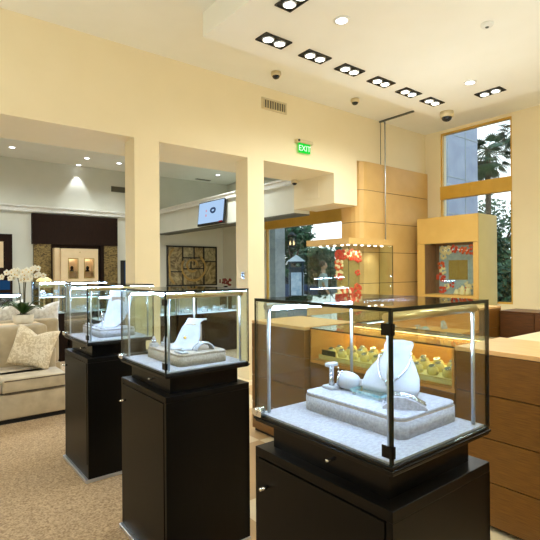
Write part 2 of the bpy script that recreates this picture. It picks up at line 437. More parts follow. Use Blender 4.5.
def dome_camera(loc, label, r=.055, hang=.05):
    t = thing('security_camera', label, 'security camera', loc, group='dome security cameras')
    x, y, z = loc
    b = MB(); b.lathe([(r * 1.1, z), (r * 1.15, z - hang * .6), (r, z - hang)], (x, y, 0)); b.build('housing', M['vent'], t)
    b = MB(); b.ball((x, y, z - hang), r * .85, (1, 1, .8)); b.build('dome', M['carglass'], t)
dome_camera((3.739, 4.585, ZC), 'small dome camera on the ceiling above the air vent')
dome_camera((5.249, 4.605, ZC), 'small dome camera on the ceiling right of the exit sign')
dome_camera((6.19, 3.70, ZD), 'largest dome camera, at the corner of the dropped ceiling by the window', r=.085, hang=.08)
dome_camera((5.16, 5.86, ZL), 'dome camera under the lintel beside the entry soffit', r=.05)
t = thing('ceiling_track', 'thin grey ceiling track with a hanging pole over the glass tower case', 'ceiling track', (6.36, 4.75, 3.93))
b = MB(); b.box(6.345, 6.375, 4.37, 5.04, 3.935, 3.959); b.build('rail', M['ventg'], t)
b = MB(); b.cyl((6.36, 4.93, 1.935), (6.36, 4.93, 3.935), .011, n=8); b.build('pole', M['steel'], t)
b = MB(); b.cyl((6.36, 5.022, 3.225), (6.36, 5.022, 3.935), .005, n=6); b.build('cable', M['ventg'], t)
t = thing('ceiling_vent', 'dark slot vent in the rear ceiling behind the television', 'vent', (6.52, 11.2, ZC))
b = MB(); b.box(6.30, 6.75, 11.15, 11.25, ZC - .01, ZC - .001); b.build('frame', M['ventg'], t)
b = MB(); b.box(6.33, 6.72, 11.17, 11.20, ZC - .013, ZC - .01); b.build('slot', M['ventd'], t)
t = thing('smoke_detector', 'round white smoke detector on the dropped ceiling', 'smoke detector', (4.27, 2.14, ZD))
b = MB(); b.lathe([(.055, ZD), (.055, ZD - .015), (.045, ZD - .028), (.02, ZD - .03)], (4.27, 2.14, 0)); b.build('housing', M['white'], t)
b = MB(); b.lathe([(.017, ZD - .03), (.014, ZD - .036)], (4.27, 2.14, 0), n=12); b.build('sensor', M['ventg'], t)
t = thing('intercom', 'small wall-mounted control on the side of the second pier', 'wall control', (3.62, 5.16, 1.34))
b = MB(); b.box(3.604, 3.619, 5.125, 5.195, 1.34, 1.435, .003); b.build('plate', M['steel'], t)
b = MB(); b.box(3.600, 3.604, 5.145, 5.175, 1.365, 1.385); b.box(3.600, 3.604, 5.145, 5.175, 1.395, 1.415); b.build('button', M['clip'], t)

# ------------------------------------------------------------------ ceiling lights
WARM = (.93, 1.0, 1.0)
def twin_light(x, y, label, along_y=False, watts=24):
    t = thing('ceiling_light', label, 'ceiling light', (x, y, ZD), group='black recessed twin spotlights')
    l, wd = .165, .088
    dx, dy = (wd, l) if along_y else (l, wd)
    b = MB(); b.box(x - dx, x + dx, y - dy, y - dy + .012, ZD - .012, ZD); b.box(x - dx, x + dx, y + dy - .012, y + dy, ZD - .012, ZD)
    b.box(x - dx, x - dx + .012, y - dy + .012, y + dy - .012, ZD - .012, ZD); b.box(x + dx - .012, x + dx, y - dy + .012, y + dy - .012, ZD - .012, ZD)
    b.box(x - dx + .012, x + dx - .012, y - dy + .012, y + dy - .012, ZD - .004, ZD)
    b.build('frame', M['black'], t)
    for k in (-1, 1):
        px, py = (x, y + k * .072) if along_y else (x + k * .072, y)
        b = MB(); b.lathe([(.062, ZD - .004), (.062, ZD - .016), (.050, ZD - .018)], (px, py, 0), 20); s = b.build('lamp', M['steel'], t)
        b = MB(); b.lathe([(.048, ZD - .0185), (.001, ZD - .021)], (px, py, 0), 20); b.build('bulb', M['lamp'], s)
        if watts: spot('spotlight', (px, py, ZD - .05), (px, py + (1.3 if not along_y else 0), 0), watts, WARM, 130, 1.0, .05)
for i, x in enumerate((2.90, 3.46, 4.00, 4.56, 5.11, 5.64)):
    twin_light(x, 3.585, watts=(7, 10, 20, 33, 38, 34)[i], label='%s twin spotlight from the left in the row along the dropped ceiling edge' % ORD[i])
twin_light(5.93, 2.94, 'twin spotlight set crosswise near the window side of the ceiling', True)
twin_light(2.60, 2.93, 'twin spotlight set crosswise, cut by the top of the photo', True)
def round_light(x, y, z, label, watts=24, col=WARM, m='lampw', group=None, size=130):
    t = thing('downlight', label, 'downlight', (x, y, z), group=group or 'round white downlights')
    b = MB(); b.lathe([(.075, z), (.075, z - .008), (.055, z - .010)], (x, y, 0), 20); b.build('trim_ring', M['white'], t)
    b = MB(); b.lathe([(.052, z - .0105), (.001, z - .013)], (x, y, 0), 20); b.build('bulb', M[m], t)
    if watts: spot('spotlight', (x, y, z - .04), (x, y, 0), watts, col, size, 1.0, .05)
round_light(3.15, 2.914, ZD, 'round white downlight left of center on the dropped ceiling')
round_light(5.43, 2.934, ZD, 'round white downlight nearer the window on the dropped ceiling')
# added fill spots at ceiling height behind and beside the camera, without fixtures
for x, y in ((-2.2, 1.2), (-2.2, 3.6), (.2, -1.4), (3.6, -.2), (5.4, .2), (-.4, 1.2)):
    spot('spotlight', (x, y, (ZD if x > 2.3 else ZC) - .05), (x, y, 0), 34, WARM, 150, 1.0, .1)
for x, y, z in ((-1.8, 1.6, 2.5), (.9, -1.6, 2.5), (4.4, .2, 2.4), (-1.2, 3.9, 2.5), (2.2, .3, 2.6), (4.9, 2.9, 2.3)):      # unseen fill points added to brighten walls and ceiling evenly
    l = bpy.data.lights.new('fill_light', 'POINT'); l.energy = 30 if x > 4.8 else 48; l.color = WARM; l.shadow_soft_size = .2
    o = bpy.data.objects.new('fill_light', l); COL.objects.link(o); o.location = (x, y, z)
COOL = (.92, .98, .96)
for x, y, lb in ((1.76, 10.54, 'leftmost of the rear-room downlights'), (3.23, 10.58, 'rear-room downlight above the dark niche'),
                 (3.97, 10.63, 'rear-room downlight next to the first pier')):
    round_light(x, y, ZC, lb, 60, COOL, group='rear room downlights')
round_light(6.5, 10.4, ZC, 'downlight seen through the second opening above the television', 40, COOL, group='rear room downlights')
round_light(3.28, 11.36, ZC, 'wall-washing downlight close to the rear wall', 0, COOL, group='rear room downlights')
spot('wall_washer', (3.28, 11.36, ZC - .04), (3.28, 11.46, 2.8), 30, (.9, .95, 1), 60, .5, .02)
for x, y in ((-2, 8), (.4, 7.6), (2.4, 8.6), (4.3, 7.6), (6.2, 8.2)):  # unseen fill spots added to brighten the rear room, no fixtures
    z = ZC if x < 5.2 else 2.93
    spot('spotlight', (x, y, z - .05), (x, y, 0), 240 if x < 5.2 else 80, COOL, 150, 1.0, .1)

# ------------------------------------------------------------------ three glass display cases
W2, D2 = .242, .2835
ZP, ZK0, ZK1, ZT = .853, .938, .966, 1.356
def make_case():
    t = thing('display_case', '', 'display case', (0, 0, 0), world=False, group='black pedestal display cases')
    b = MB(); b.box(-W2 + .012, W2 - .004, -D2 + .012, D2 - .012, .03, ZP - .03); b.box(-W2, W2, -D2, D2, ZP - .03, ZP, .002)
    b.box(-W2 + .002, W2 - .002, -D2 + .002, D2 - .002, .03, .12)
    b.box(-W2 + .001, W2, -D2, -D2 + .02, .03, ZP - .03); b.box(-W2 + .001, W2, D2 - .02, D2, .03, ZP - .03); b.box(W2 - .02, W2, -D2, D2, .03, ZP - .03)
    ped = b.build('pedestal', M['ebony'], t)
    b = MB(); b.box(-W2 - .002, -W2 + .012, -D2 + .024, D2 - .024, .124, ZP - .034, .001); dr = b.build('door', M['ebony'], ped)
    b = MB(); b.cyl((-W2 - .002, D2 - .07, ZP - .115), (-W2 - .030, D2 - .07, ZP - .115), .006, n=10); b.ball((-W2 - .030, D2 - .07, ZP - .115), .0065)
    b.build('door_pull', M['chrome'], t, 'small chrome pull')
    b = MB(); b.box(-W2 - .018, W2 + .004, -D2 - .004, D2 + .004, 0.006, .03, .003); b.build('plinth', M['steel'], t, 'low grey base strip')  # thin grey sheet under the pedestal, reaching out on the door side
    b = MB(); b.box(-W2 + .045, W2 - .045, -D2 + .045, D2 - .045, ZP, ZK0); dk = b.build('drawer_box', M['ebonyd'], t)
    b = MB(); b.cyl((-W2 + .045, -.03, .893), (-W2 + .033, -.03, .893), .005, n=10); b.ball((-W2 + .031, -.03, .893), .007); b.build('knob', M['chrome'], dk, 'tiny silver knob')
    b = MB(); b.box(-W2, W2, -D2, D2, ZK0, ZK1 - .004, .004); b.box(-W2 - .004, W2 + .004, -D2 - .004, D2 + .004, ZK0 + .008, ZK0 + .016, .002); b.build('deck', M['ebonyd'], t)
    b = MB(); b.box(-W2 + .012, W2 - .012, -D2 + .012, D2 - .012, ZK1 - .004, ZK1 + .002); b.build('deck_lining', M['linen'], t, 'pale grey cloth lining')
    g = .009
    z0, z1 = ZK1 - .003, ZT - .010
    for x in (-W2, W2 - g):
        b = MB(); b.glass(x, x + g, -D2 + g, D2 - g, z0, z1); b.build('glass_pane', GL, t)
    for y in (-D2, D2 - g):
        b = MB(); b.glass(-W2, W2, y, y + g, z0, z1); b.build('glass_pane', GL, t)
    b = MB(); b.glass(-W2, W2, -D2, D2, ZT - .010, ZT); b.build('glass_top', GL, t)
    b = MB(); b.box(-W2 - .001, -W2 + .006, -D2 - .001, -D2 + .006, ZK1, ZT); b.build('mitred_edge', M['rim'], t, 'dark green polished glass corner')
    ix, iy = W2 - .034, D2 - .034
    for sx in (-1, 1):
        for sy in (-1, 1):
            b = MB(); b.cyl((sx * ix, sy * iy, ZK1 + .002), (sx * ix, sy * iy, ZT - .03), .006, n=12); b.build('post', M['steel'], t)
    # far light bar lit towards the near side, near bar seen from its metal back
    for sy, nm in ((1, 'light_bar'), (-1, 'light_bar')):
        b = MB(); b.cyl((-ix - .012, sy * iy, ZT - .028), (ix + .012, sy * iy, ZT - .028), .012, n=16)
        h = b.build(nm, M['steel'] if sy > 0 else M['champ'], t)
        b = MB(); b.box(-ix + .01, ix - .01, sy * iy - (.0135 if sy > 0 else -.004), sy * iy - (.004 if sy > 0 else -.0135), ZT - .040, ZT - .028); b.build('led_strip', M['led'], h, 'glowing white LED strip')
    for z in (1.302, .998):
        b = MB(); b.box(-W2 - .003, -W2 + .0, -D2 - .003, -D2 + .03, z - .015, z + .015); b.box(-W2 - .003, -W2 + .010, -D2 - .003, -D2, z - .015, z + .015)
        b.build('corner_clip', M['clip'], t, 'dark square metal corner clip')
    b = MB(); b.cyl((-W2 - .02, D2 - .02, ZK1 + .012), (-W2 + .02, D2 - .02, ZK1 + .012), .011, n=14); b.cyl((-W2 - .008, D2 - .02, ZK1 + .012), (-W2 - .004, D2 - .02, ZK1 + .012), .013, n=14)
    b.box(-W2 - .016, -W2 - .004, D2 - .05, D2 - .012, ZK1 - .004, ZK1 + .02, .003); b.build('lock', M['chrome'], t, 'chrome barrel lock')
    return t
A = (1.187, 1.0005); B = (1.218, 2.319); C = (1.238, 3.5605)
case = make_case(); case.location = (A[0], A[1], 0)
case['label'] = 'nearest black pedestal with glass case, beside the brown wood counter'
dup(case, (B[0], B[1], 0), 'middle black pedestal display case of the row of three')
dup(case, (C[0], C[1], 0), 'black pedestal display case next to the sofa')

ZF = ZK1 + .002
# jewellery ------------------------------------------------------------
def riser(x0, x1, y0, y1, h, m, label):
    t = thing('display_riser', label, 'display riser', ((x0 + x1) / 2, (y0 + y1) / 2, ZF), group='cloth covered risers in the pedestal cases')
    b = MB()
    r = .03; pts = []
    for cx, cy, a in ((x1 - r, y1 - r, 0), (x0 + r, y1 - r, 90), (x0 + r, y0 + r, 180), (x1 - r, y0 + r, 270)):
        for k in range(6):
            q = math.radians(a + 18 * k); pts.append((cx + r * math.cos(q), cy + r * math.sin(q)))
    b.prism(pts, ZF, ZF + h - .012, smooth=True); b.build('block', m, t)
    b = MB(); c = ((x0 + x1) / 2, (y0 + y1) / 2)
    b.prism([(c[0] + (x - c[0]) * .985, c[1] + (y - c[1]) * .985) for x, y in pts], ZF + h - .012, ZF + h, smooth=True); b.build('top_pad', m, t)
    b = MB(); b.tube([(c[0] + (x - c[0]) * .988, c[1] + (y - c[1]) * .988, ZF + h - .011) for x, y in pts], .0018, 6, True); b.build('piping', M['support'], t, 'dark piping around the rim')
    return ZF + h
zA = riser(1.10, 1.395, .80, 1.215, .062, M['linen'], 'grey cloth riser in the nearest display case')
zB = riser(1.09, 1.375, 2.11, 2.52, .060, M['linenb'], 'beige cloth riser in the middle display case')
zC = riser(1.13, 1.40, 3.42, 3.86, .060, M['linen'], 'grey cloth riser in the display case by the sofa')

def arc_bust(name, label, loc, rz, prof, w0, w1, neck, m):
    """necklace form: a curved tongue on a back support; prof = list of (u, z)"""
    t = thing(name, label, 'necklace stand', loc, rz, world=False, group='white necklace stands')
    rows = []
    n = len(prof)
    for i, (u, z) in enumerate(prof):
        k = i / (n - 1); w = w0 + (w1 - w0) * k
        if neck: w *= (1 - .28 * math.exp(-((k - .72) / .14) ** 2))
        rows.append([(u - .03 * (1 - (2 * j / 10 - 1) ** 2) * (1 - .3 * k) + .03, w * (2 * j / 10 - 1), z) for j in range(11)])
    b = MB(); b.sheet(rows, .010); b.build('neck_form', m, t)
    u1, z1 = prof[-1]
    b = MB(); b.box(u1 - .025, u1 + .02, -w1 * .55, w1 * .55, 0, z1 * .80, .006); b.build('back_support', M['support'], t, 'taupe rear support')
    return t
cA = lambda k: None
# case by the sofa: tall swept form, looped ring stand
t = arc_bust('necklace_stand', 'tall swept white necklace stand in the case by the sofa', (1.27, 3.60, zC), .55,
         [(-.105, .004), (-.07, .012), (-.03, .032), (.012, .065), (.045, .11), (.068, .16), (.086, .205), (.102, .245), (.116, .280)], .085, .12, False, M['velvet'])
t = thing('bow_brooch_stand', 'small looped bow stand on the riser left of the tall swept stand', 'jewellery stand', (1.165, 3.475, zC))
bx_, by_ = 1.165, 3.475
b = MB(); b.lathe([(.020, zC), (.018, zC + .010), (.007, zC + .02), (.007, zC + .06)], (bx_, by_, 0), 14); b.build('foot', M['velvet'], t)
b = MB()
for k in range(3):
    a = 2.1 * k + .5
    c = Vector((bx_ + .016 * math.cos(a) * .6, by_ + .024 * math.cos(a), zC + .085 + .022 * math.sin(a)))
    b.tube([c + Vector((.014 * math.cos(q), .018 * math.cos(q), .021 * math.sin(q))) for q in [2 * PI * i / 14 for i in range(14)]], .0055, 6, True)
b.build('loops', M['silver'], t)
t = thing('bracelet_pad', 'low white bracelet pad left of the tall swept stand', 'bracelet pad', (1.165, 3.765, zC))
b = MB(); b.box(1.145, 1.18, 3.72, 3.83, zC, zC + .016, .006, seg=3); b.build('pad', M['velvet'], t)
b = MB(); b.tube([(1.165 + .006 * math.sin(i * .9), 3.705 + .012 * i, zC + .018) for i in range(11)], .003, 6); b.build('bracelet', M['silver'], t)
# middle case: neck form, twin ring stands, arched bracelet roll
t = arc_bust('necklace_stand', 'white curved neck form with a pendant in the middle case', (1.235, 2.315, zB), .55,
         [(-.10, .006), (-.06, .012), (-.022, .032), (.004, .066), (.022, .102), (.046, .132), (.080, .150), (.108, .150)], .080, .056, True, M['velvet'])
b = MB(); b.ball((-.012, 0, .055), .009, (.5, 1, 1)); b.tube([(.046 + .0 * i, -.036 + .012 * i, .122) for i in range(7)], .002, 5); b.build('pendant', M['gold'], t, 'small gold pendant')
t = thing('bracelet_roll', 'arched white bracelet roll beside the neck form in the middle case', 'bracelet roll', (1.27, 2.19, zB))
b = MB(); prof = [(.055 * math.cos(q), .040 * math.sin(q)) for q in [PI * i / 14 for i in range(15)]]
b.sheet([[(1.27 + u, 2.165 + .05 * j / 4, zB + .001 + z) for j in range(5)] for u, z in prof], -.006)
b.build('roll', M['velvet'], t)
b = MB(); b.tube([(1.27 + u * 1.03, 2.19, zB + .003 + z * 1.03) for u, z in prof[3:]], .003, 6); b.build('bracelet', M['silver'], t)
for i, (x, y) in enumerate(((1.115, 2.47), (1.17, 2.44))):
    t = thing('ring_stand', ('%s of the two small ring stands left of the neck form in the middle case' % ('left', 'right')[i]), 'ring stand', (x, y, zB), group='ring stands in the middle case')
    b = MB(); b.box(x - .02, x + .02, y - .02, y + .02, zB, zB + .02 + .004 * i, .004); b.build('base', M['velvet'], t)
    b = MB(); b.lathe([(.013, zB + .02), (.011, zB + .04), (.006, zB + .056)], (x, y, 0), 14); b.build('cone', M['velvet'], t)
    b = MB(); b.tube([(x + .0125 * math.cos(q), y + .0125 * math.sin(q), zB + .034) for q in [2 * PI * k / 14 for k in range(14)]], .002, 5, True); b.build('ring', M['silver'], t)
t = thing('bracelet_pad', 'flat white bracelet pad with a small bow in front of the neck form', 'bracelet pad', (1.13, 2.17, zB))
b = MB(); b.box(1.11, 1.15, 2.13, 2.215, zB, zB + .010, .004, seg=3); b.build('pad', M['velvet'], t)
b = MB(); b.tube([(1.13, 2.135 + .0085 * i, zB + .012 + .001 * (i % 2)) for i in range(10)], .003, 6); b.ball((1.13, 2.17, zB + .018), .008, (1, 1.4, .8)); b.build('bracelet', M['silver'], t)
# nearest case
t = thing('earring_stand', 'white T-bar stand with drop earrings at the left of the nearest case', 'earring stand', (1.20, 1.17, zA))
b = MB(); b.box(1.175, 1.225, 1.145, 1.195, zA, zA + .012, .004, seg=3); b.lathe([(.011, zA + .012), (.008, zA + .03), (.008, zA + .082)], (1.20, 1.17, 0), 14); b.build('stem', M['velvet'], t)
b = MB(); b.box(1.175, 1.225, 1.158, 1.182, zA + .078, zA + .092, .005, seg=3); b.build('crossbar', M['velvet'], t)
for sx in (-1, 1):
    b = MB(); x = 1.20 + sx * .018; b.tube([(x, 1.155, zA + .08), (x, 1.152, zA + .062)], .0018, 5); b.ball((x, 1.152, zA + .055), .007, (1, .5, 1.3)); b.ball((x, 1.152, zA + .034), .009, (1, .5, 1.8)); b.build('earring', M['silver'], t)
t = thing('bracelet_cushion', 'plump white cushion with a silver bangle next to the T-bar stand', 'bracelet cushion', (1.25, 1.10, zA))
b = MB(); b.ball((1.235, 1.122, zA + .031), .031, (1.15, 1.55, 1.0)); b.build('cushion', M['velvet'], t)
b = MB(); b.tube([(1.235 + .037 * math.cos(q), 1.14, zA + .031 + .030 * math.sin(q)) for q in [2 * PI * k / 22 for k in range(22)]], .004, 6, True); b.build('bangle', M['silver'], t)
t = thing('glass_tray', 'iridescent glass plate under the neck bust in the nearest case', 'glass plate', (1.25, 1.0, zA))
b = MB(); b.glass(1.19, 1.345, .945, 1.075, zA + .012, zA + .020); b.build('plate', [M['irid'], M['teal']], t)
for x, y in ((1.20, .955), (1.20, 1.065), (1.335, .955)):
    b = MB(); b.cyl((x, y, zA), (x, y, zA + .012), .006, n=10); b.build('foot', M['chrome'], t)
# bust: lofted shoulders and neck, leaning back
t = thing('necklace_bust', 'white neck bust with a fine necklace in the nearest case', 'necklace bust', (1.305, .975, zA + .020), .25, world=False)
b = MB(); rings = []
spec = [(-.035, .0, .074, .012), (-.030, .016, .078, .016), (-.018, .040, .072, .018), (-.004, .064, .056, .020), (.006, .080, .040, .021), (.012, .094, .036, .022), (.020, .112, .040, .022), (.024, .118, .038, .018)]
n = 24
SB = 1.28
for (u, z, ry, rx) in spec:
    u, z, ry, rx = u * SB * 1.2, z * SB, ry * SB, rx * SB
    rings.append([b.bm.verts.new((u + rx * math.cos(2 * PI * k / n), ry * math.sin(2 * PI * k / n), z + .25 * rx * math.cos(2 * PI * k / n))) for k in range(n)])
for r0, r1 in zip(rings, rings[1:]):
    for k in range(n):
        fc = b.bm.faces.new((r0[k], r0[(k + 1) % n], r1[(k + 1) % n], r1[k])); fc.smooth = True
b.bm.faces.new(rings[0][::-1]); b.bm.faces.new(rings[-1]); b.build('bust', M['velvet'], t)
b = MB(); b.box(-.005, .05, -.05, .05, 0, .012, .004, seg=3); b.build('foot', M['velvet'], t)
b = MB(); N = 26
pts = []
for k in range(N + 1):
    q = PI * k / N; y = .043 * math.cos(q); z = .088 - .060 * math.sin(q)
    u = -.046 + (z - .028) / .06 * .040 + .5 * abs(y) * abs(y) / .043 * .3
    pts.append((u, y, z))
pts = [(u * SB * 1.1, y * SB, z * SB) for u, y, z in pts]
b.tube(pts, .003, 6); b.ball((-.066, 0, .030), .009, (.5, 1, 1.3)); b.build('necklace', M['silver'], t, 'fine silver necklace with drop pendant')
t = thing('bracelet_ramp', 'sloping white ramp with a silver bracelet at the right of the nearest case', 'bracelet ramp', (1.20, .86, zA), world=True)
b = MB(); b.prism([(-.065, 0), (.065, 0), (.065, .006), (.03, .026), (0, .036), (-.03, .036), (-.065, .006)], -.03, .03,
                  M=Matrix.Translation((1.205, .868, zA)) @ Matrix.Rotation(-.9, 4, 'Z') @ Matrix.Rotation(PI / 2, 4, 'X')); b.build('ramp', M['linen'], t)
b = MB(); R = Matrix.Translation((1.205, .868, zA)) @ Matrix.Rotation(-.9, 4, 'Z')
for yy in (-.012, .012):
    b.tube([R @ Vector((u, yy, z + .003)) for u, z in ((-.06, .010), (-.03, .036), (0, .036), (.03, .026), (.062, .009))], .0035, 6)
b.build('bracelet', M['silver'], t)

# ------------------------------------------------------------------ wood counters
def fronts(par, x0, x1, y0, y1, face, zs, m):
    for z0, z1 in zip(zs, zs[1:]):
        b = MB()
        if face == 'x': b.box(x0 - .014, x0, y0 + .002, y1 - .002, z0 + .003, z1 - .003)
        else: b.box(x0 + .002, x1 - .002, y0 - .014, y0, z0 + .003, z1 - .003)
        b.build('front_panel', m, par)
t = thing('wood_counter', 'brown wood sales counter with stacked panel front at the right edge', 'counter', (2.83, .6, 0))
b = MB(); b.box(2.575, 3.09, -.9, 1.478, .05, .975); b.build('carcass', M['groove'], t)
b = MB(); b.box(2.60, 3.06, -.9, 1.478, 0, .05); b.build('toe_kick', M['groove'], t)
fronts(t, 2.564, 0, -.9, 1.48, 'x', [.03, .27, .51, .75, .975], M['wood'])
b = MB(); b.box(2.55, 3.10, -.9, 1.483, .975, 1.0, .002); b.build('top', M['woodtop'], t)
b = MB(); b.box(2.575, 3.09, 1.476, 1.482, .03, .975); b.build('end_panel', M['wood'], t)

def vitrine(t, x0, x1, y0, y1, face):
    """counter body with a lit glass box in its upper part"""
    b = MB(); b.box(x0 + .014, x1, y0 + (.0 if face == 'x' else .014), y1, 0, .72); b.build('carcass', M['wood'], t)
    fronts(t, x0 + .014 if face == 'x' else x0, x1, y0 if face == 'x' else y0 + .014, y1, face, [.03, .27, .51, .72], M['wood'])
    b = MB(); b.box(x0 + .004, x1, y0, y1, .72, .745); b.build('display_floor', M['woodlit'], t)
    b = MB()
    if face == 'x': b.box(x1 - .03, x1, y0, y1, .745, .985)
    else: b.box(x0, x1, y1 - .03, y1, .745, .985)
    b.build('back_panel', M['woodlit'], t)
    b = MB()
    if face == 'x': b.box(x0, x1 - .03, y0, y0 + .016, .745, .985); b.box(x0, x1 - .03, y1 - .016, y1, .745, .985)
    else: b.box(x0, x0 + .016, y0, y1 - .03, .745, .985); b.box(x1 - .016, x1, y0, y1 - .03, .745, .985)
    b.build('end_panel', M['woodlit'], t)
    b = MB()
    if face == 'x': b.glass(x0, x0 + .006, y0, y1, .745, .985)
    else: b.glass(x0, x1, y0, y0 + .006, .745, .985)
    b.build('glass_front', GL, t)
    b = MB(); b.glass(x0, x1, y0, y1, .985, .995); b.build('glass_top', GL, t)
    b = MB()
    if face == 'x': b.box(x1 - .06, x1 - .032, y0 + .02, y1 - .02, .970, .984)
    else: b.box(x0 + .02, x1 - .02, y0 + .02, y0 + .04, .970, .984)
    h = b.build('light_rail', M['steel'], t)
    b = MB()
    if face == 'x': b.box(x1 - .058, x1 - .034, y0 + .03, y1 - .03, .966, .970)
    else: b.box(x0 + .03, x1 - .03, y0 + .022, y0 + .038, .966, .970)
    b.build('led_strip', M['ledwarm'] if face == 'x' else M['ledsoft'], h)
t = thing('vitrine_counter', 'wood counter with a lit glass vitrine full of watches', 'vitrine', (2.83, 2.1, 0))
vitrine(t, 2.55, 3.10, 1.487, 2.722, 'x')
t = thing('watch_tray', 'long pale yellow tray lying in the lit vitrine', 'display tray', (2.80, 2.1, .745))
b = MB(); b.box(2.60, 3.02, 1.53, 2.68, .746, .775, .006); b.build('tray_base', M['tray'], t)
b = MB(); b.box(2.60, 2.612, 1.53, 2.68, .775, .784); b.box(3.008, 3.02, 1.53, 2.68, .775, .784); b.build('rim', M['cush'], t)
def make_watch():
    t = thing('watch', '', 'watch', (0, 0, 0), world=False, group='gold and steel watches on the vitrine tray')
    b = MB(); b.lathe([(.030, 0), (.036, .008), (.037, .030), (.030, .046), (.012, .052)], (0, 0, 0), 20); b.build('cushion', M['cush'], t)
    b = MB(); N = 16
    b.sheet([[(y, .039 * math.cos(PI * k / N), .008 + .047 * math.sin(PI * k / N)) for y in (-.011, 0, .011)] for k in range(N + 1)], .003)
    b.build('band', M['band'], t)
    b = MB(); d = Vector((-.30, 0, .954)); c = Vector((0, 0, .026)); b.cyl(c + d * .026, c + d * .036, .020, n=18); cs = b.build('case', M['silver'], t)
    b = MB(); b.cyl(c + d * .036, c + d * .0372, .014, n=18); b.build('dial', M['dial'], cs)
    return t
wt = make_watch(); first = True
for r, (x, rn) in enumerate(((2.68, 'front'), (2.80, 'middle'), (2.92, 'back'))):
    for i in range(10):
        y = 1.60 + i * .112 + (.03 if r == 1 else 0)
        lb = 'gold watch on cushion, %s from right in the %s row of the tray' % (ORD[i], rn)
        if first: wt.location = (x, y, .775); wt['label'] = lb; first = False
        else: dup(wt, (x, y, .775), lb, random.uniform(-.3, .3))
t = thing('display_plaque', 'small dark green plaque at the left of the watch tray', 'plaque', (2.66, 2.63, .775))
solo_b = MB(); solo_b.box(2.60, 2.608, 2.50, 2.64, .785, .825); solo_b.build('face', mat('dark_green', (18, 40, 20), rough=.4), t)
b = MB(); b.box(2.608, 2.622, 2.50, 2.64, .7755, .79); b.build('foot', M['gold'], t)

def wood_block(x0, x1, y0, y1, label):
    t = thing('wood_counter', label, 'counter', ((x0 + x1) / 2, (y0 + y1) / 2, 0))
    b = MB(); b.box(x0 + .025, x1 - .01, y0 + .025, y1 - .01, 0, .975); b.build('carcass', M['groove'], t)
    fronts(t, x0 + .014, x1, y0 + .004, y1, 'x', [.03, .27, .51, .75, .975], M['wood'])
    fronts(t, x0, x1, y0 + .018, y1, 'y', [.03, .27, .51, .75, .975], M['wood'])
    b = MB(); b.box(x1 - .01, x1 - .002, y0 + .01, y1 - .01, .03, .975); b.box(x0 + .01, x1 - .01, y1 - .01, y1 - .002, .03, .975); b.build('end_panel', M['wood'], t)
    b = MB(); b.box(x0, x1, y0, y1, .975, 1.0, .002); b.build('top', M['woodtop'], t)
wood_block(2.50, 3.10, 2.73, 3.44, 'corner wood counter block with light top behind the nearest case')
wood_block(5.22, 5.75, 2.73, 3.44, 'far wood counter block with light top near the window')
t = thing('vitrine_counter', 'far glass-topped vitrine counter between the two wood blocks', 'vitrine', (4.16, 3.08, 0))
vitrine(t, 3.102, 5.216, 2.73, 3.44, 'y')

def make_stand(k):
    """three small kinds of jewellery stand, base at origin"""
    if k == 0:
        t = thing('necklace_stand', '', 'necklace stand', world=False)
        b = MB(); b.prism([(-.05, 0), (.05, 0), (.055, .03), (.03, .07), (.022, .10), (-.022, .10), (-.03, .07), (-.055, .03)], -.012, .012,
                          M=Matrix.Rotation(PI / 2 - .25, 4, 'X')); b.build('neck_form', M['velvet'], t)
        b = MB(); b.tube([(.03 * math.cos(PI + PI * i / 10), -.02 + .25 * (.085 + .03 * math.sin(PI + PI * i / 10) * 1.4), .085 + .042 * math.sin(PI + PI * i / 10)) for i in range(11)], .004, 5); b.build('necklace', M['silver'], t)
    elif k == 1:
        t = thing('earring_stand', '', 'earring stand', world=False)
        b = MB(); b.box(-.03, .03, -.02, .02, 0, .01); b.box(-.006, .006, -.006, .006, .01, .08); b.box(-.04, .04, -.008, .008, .08, .092); b.build('stand', M['velvet'], t)
        b = MB()
        for s in (-1, 1): b.ball((s * .028, -.012, .06), .010, (1, .6, 1.7), 8)
        b.build('earring', M['teal'], t)
    else:
        t = thing('bracelet_pad', '', 'bracelet pad', world=False)
        b = MB(); b.box(-.05, .05, -.035, .035, 0, .03, .01, seg=3); b.build('pad', M['velvet'], t)
        b = MB(); b.tube([(.035 * math.cos(q), .024 * math.sin(q), .036) for q in [2 * PI * i / 14 for i in range(14)]], .006, 5, True); b.build('bracelet', M['teal'], t)
    return t
protos = {}
def put_stand(k, loc, label, rz, group):
    if k not in protos:
        t = make_stand(k); protos[k] = t; t.location = loc; t.rotation_euler = (0, 0, rz); t['label'] = label; t['group'] = group
    else: dup(protos[k], loc, label, rz, group)
KN = ('necklace form', 'earring stand', 'bracelet pad')
for i in range(7):
    k = i % 3
    put_stand(k, (3.4 + i * .27, 3.05 + .08 * (i % 2), .746), 'small %s, %s from the left in the far vitrine' % (KN[k], ORD[i]), 0, 'jewellery stands in the far vitrine')

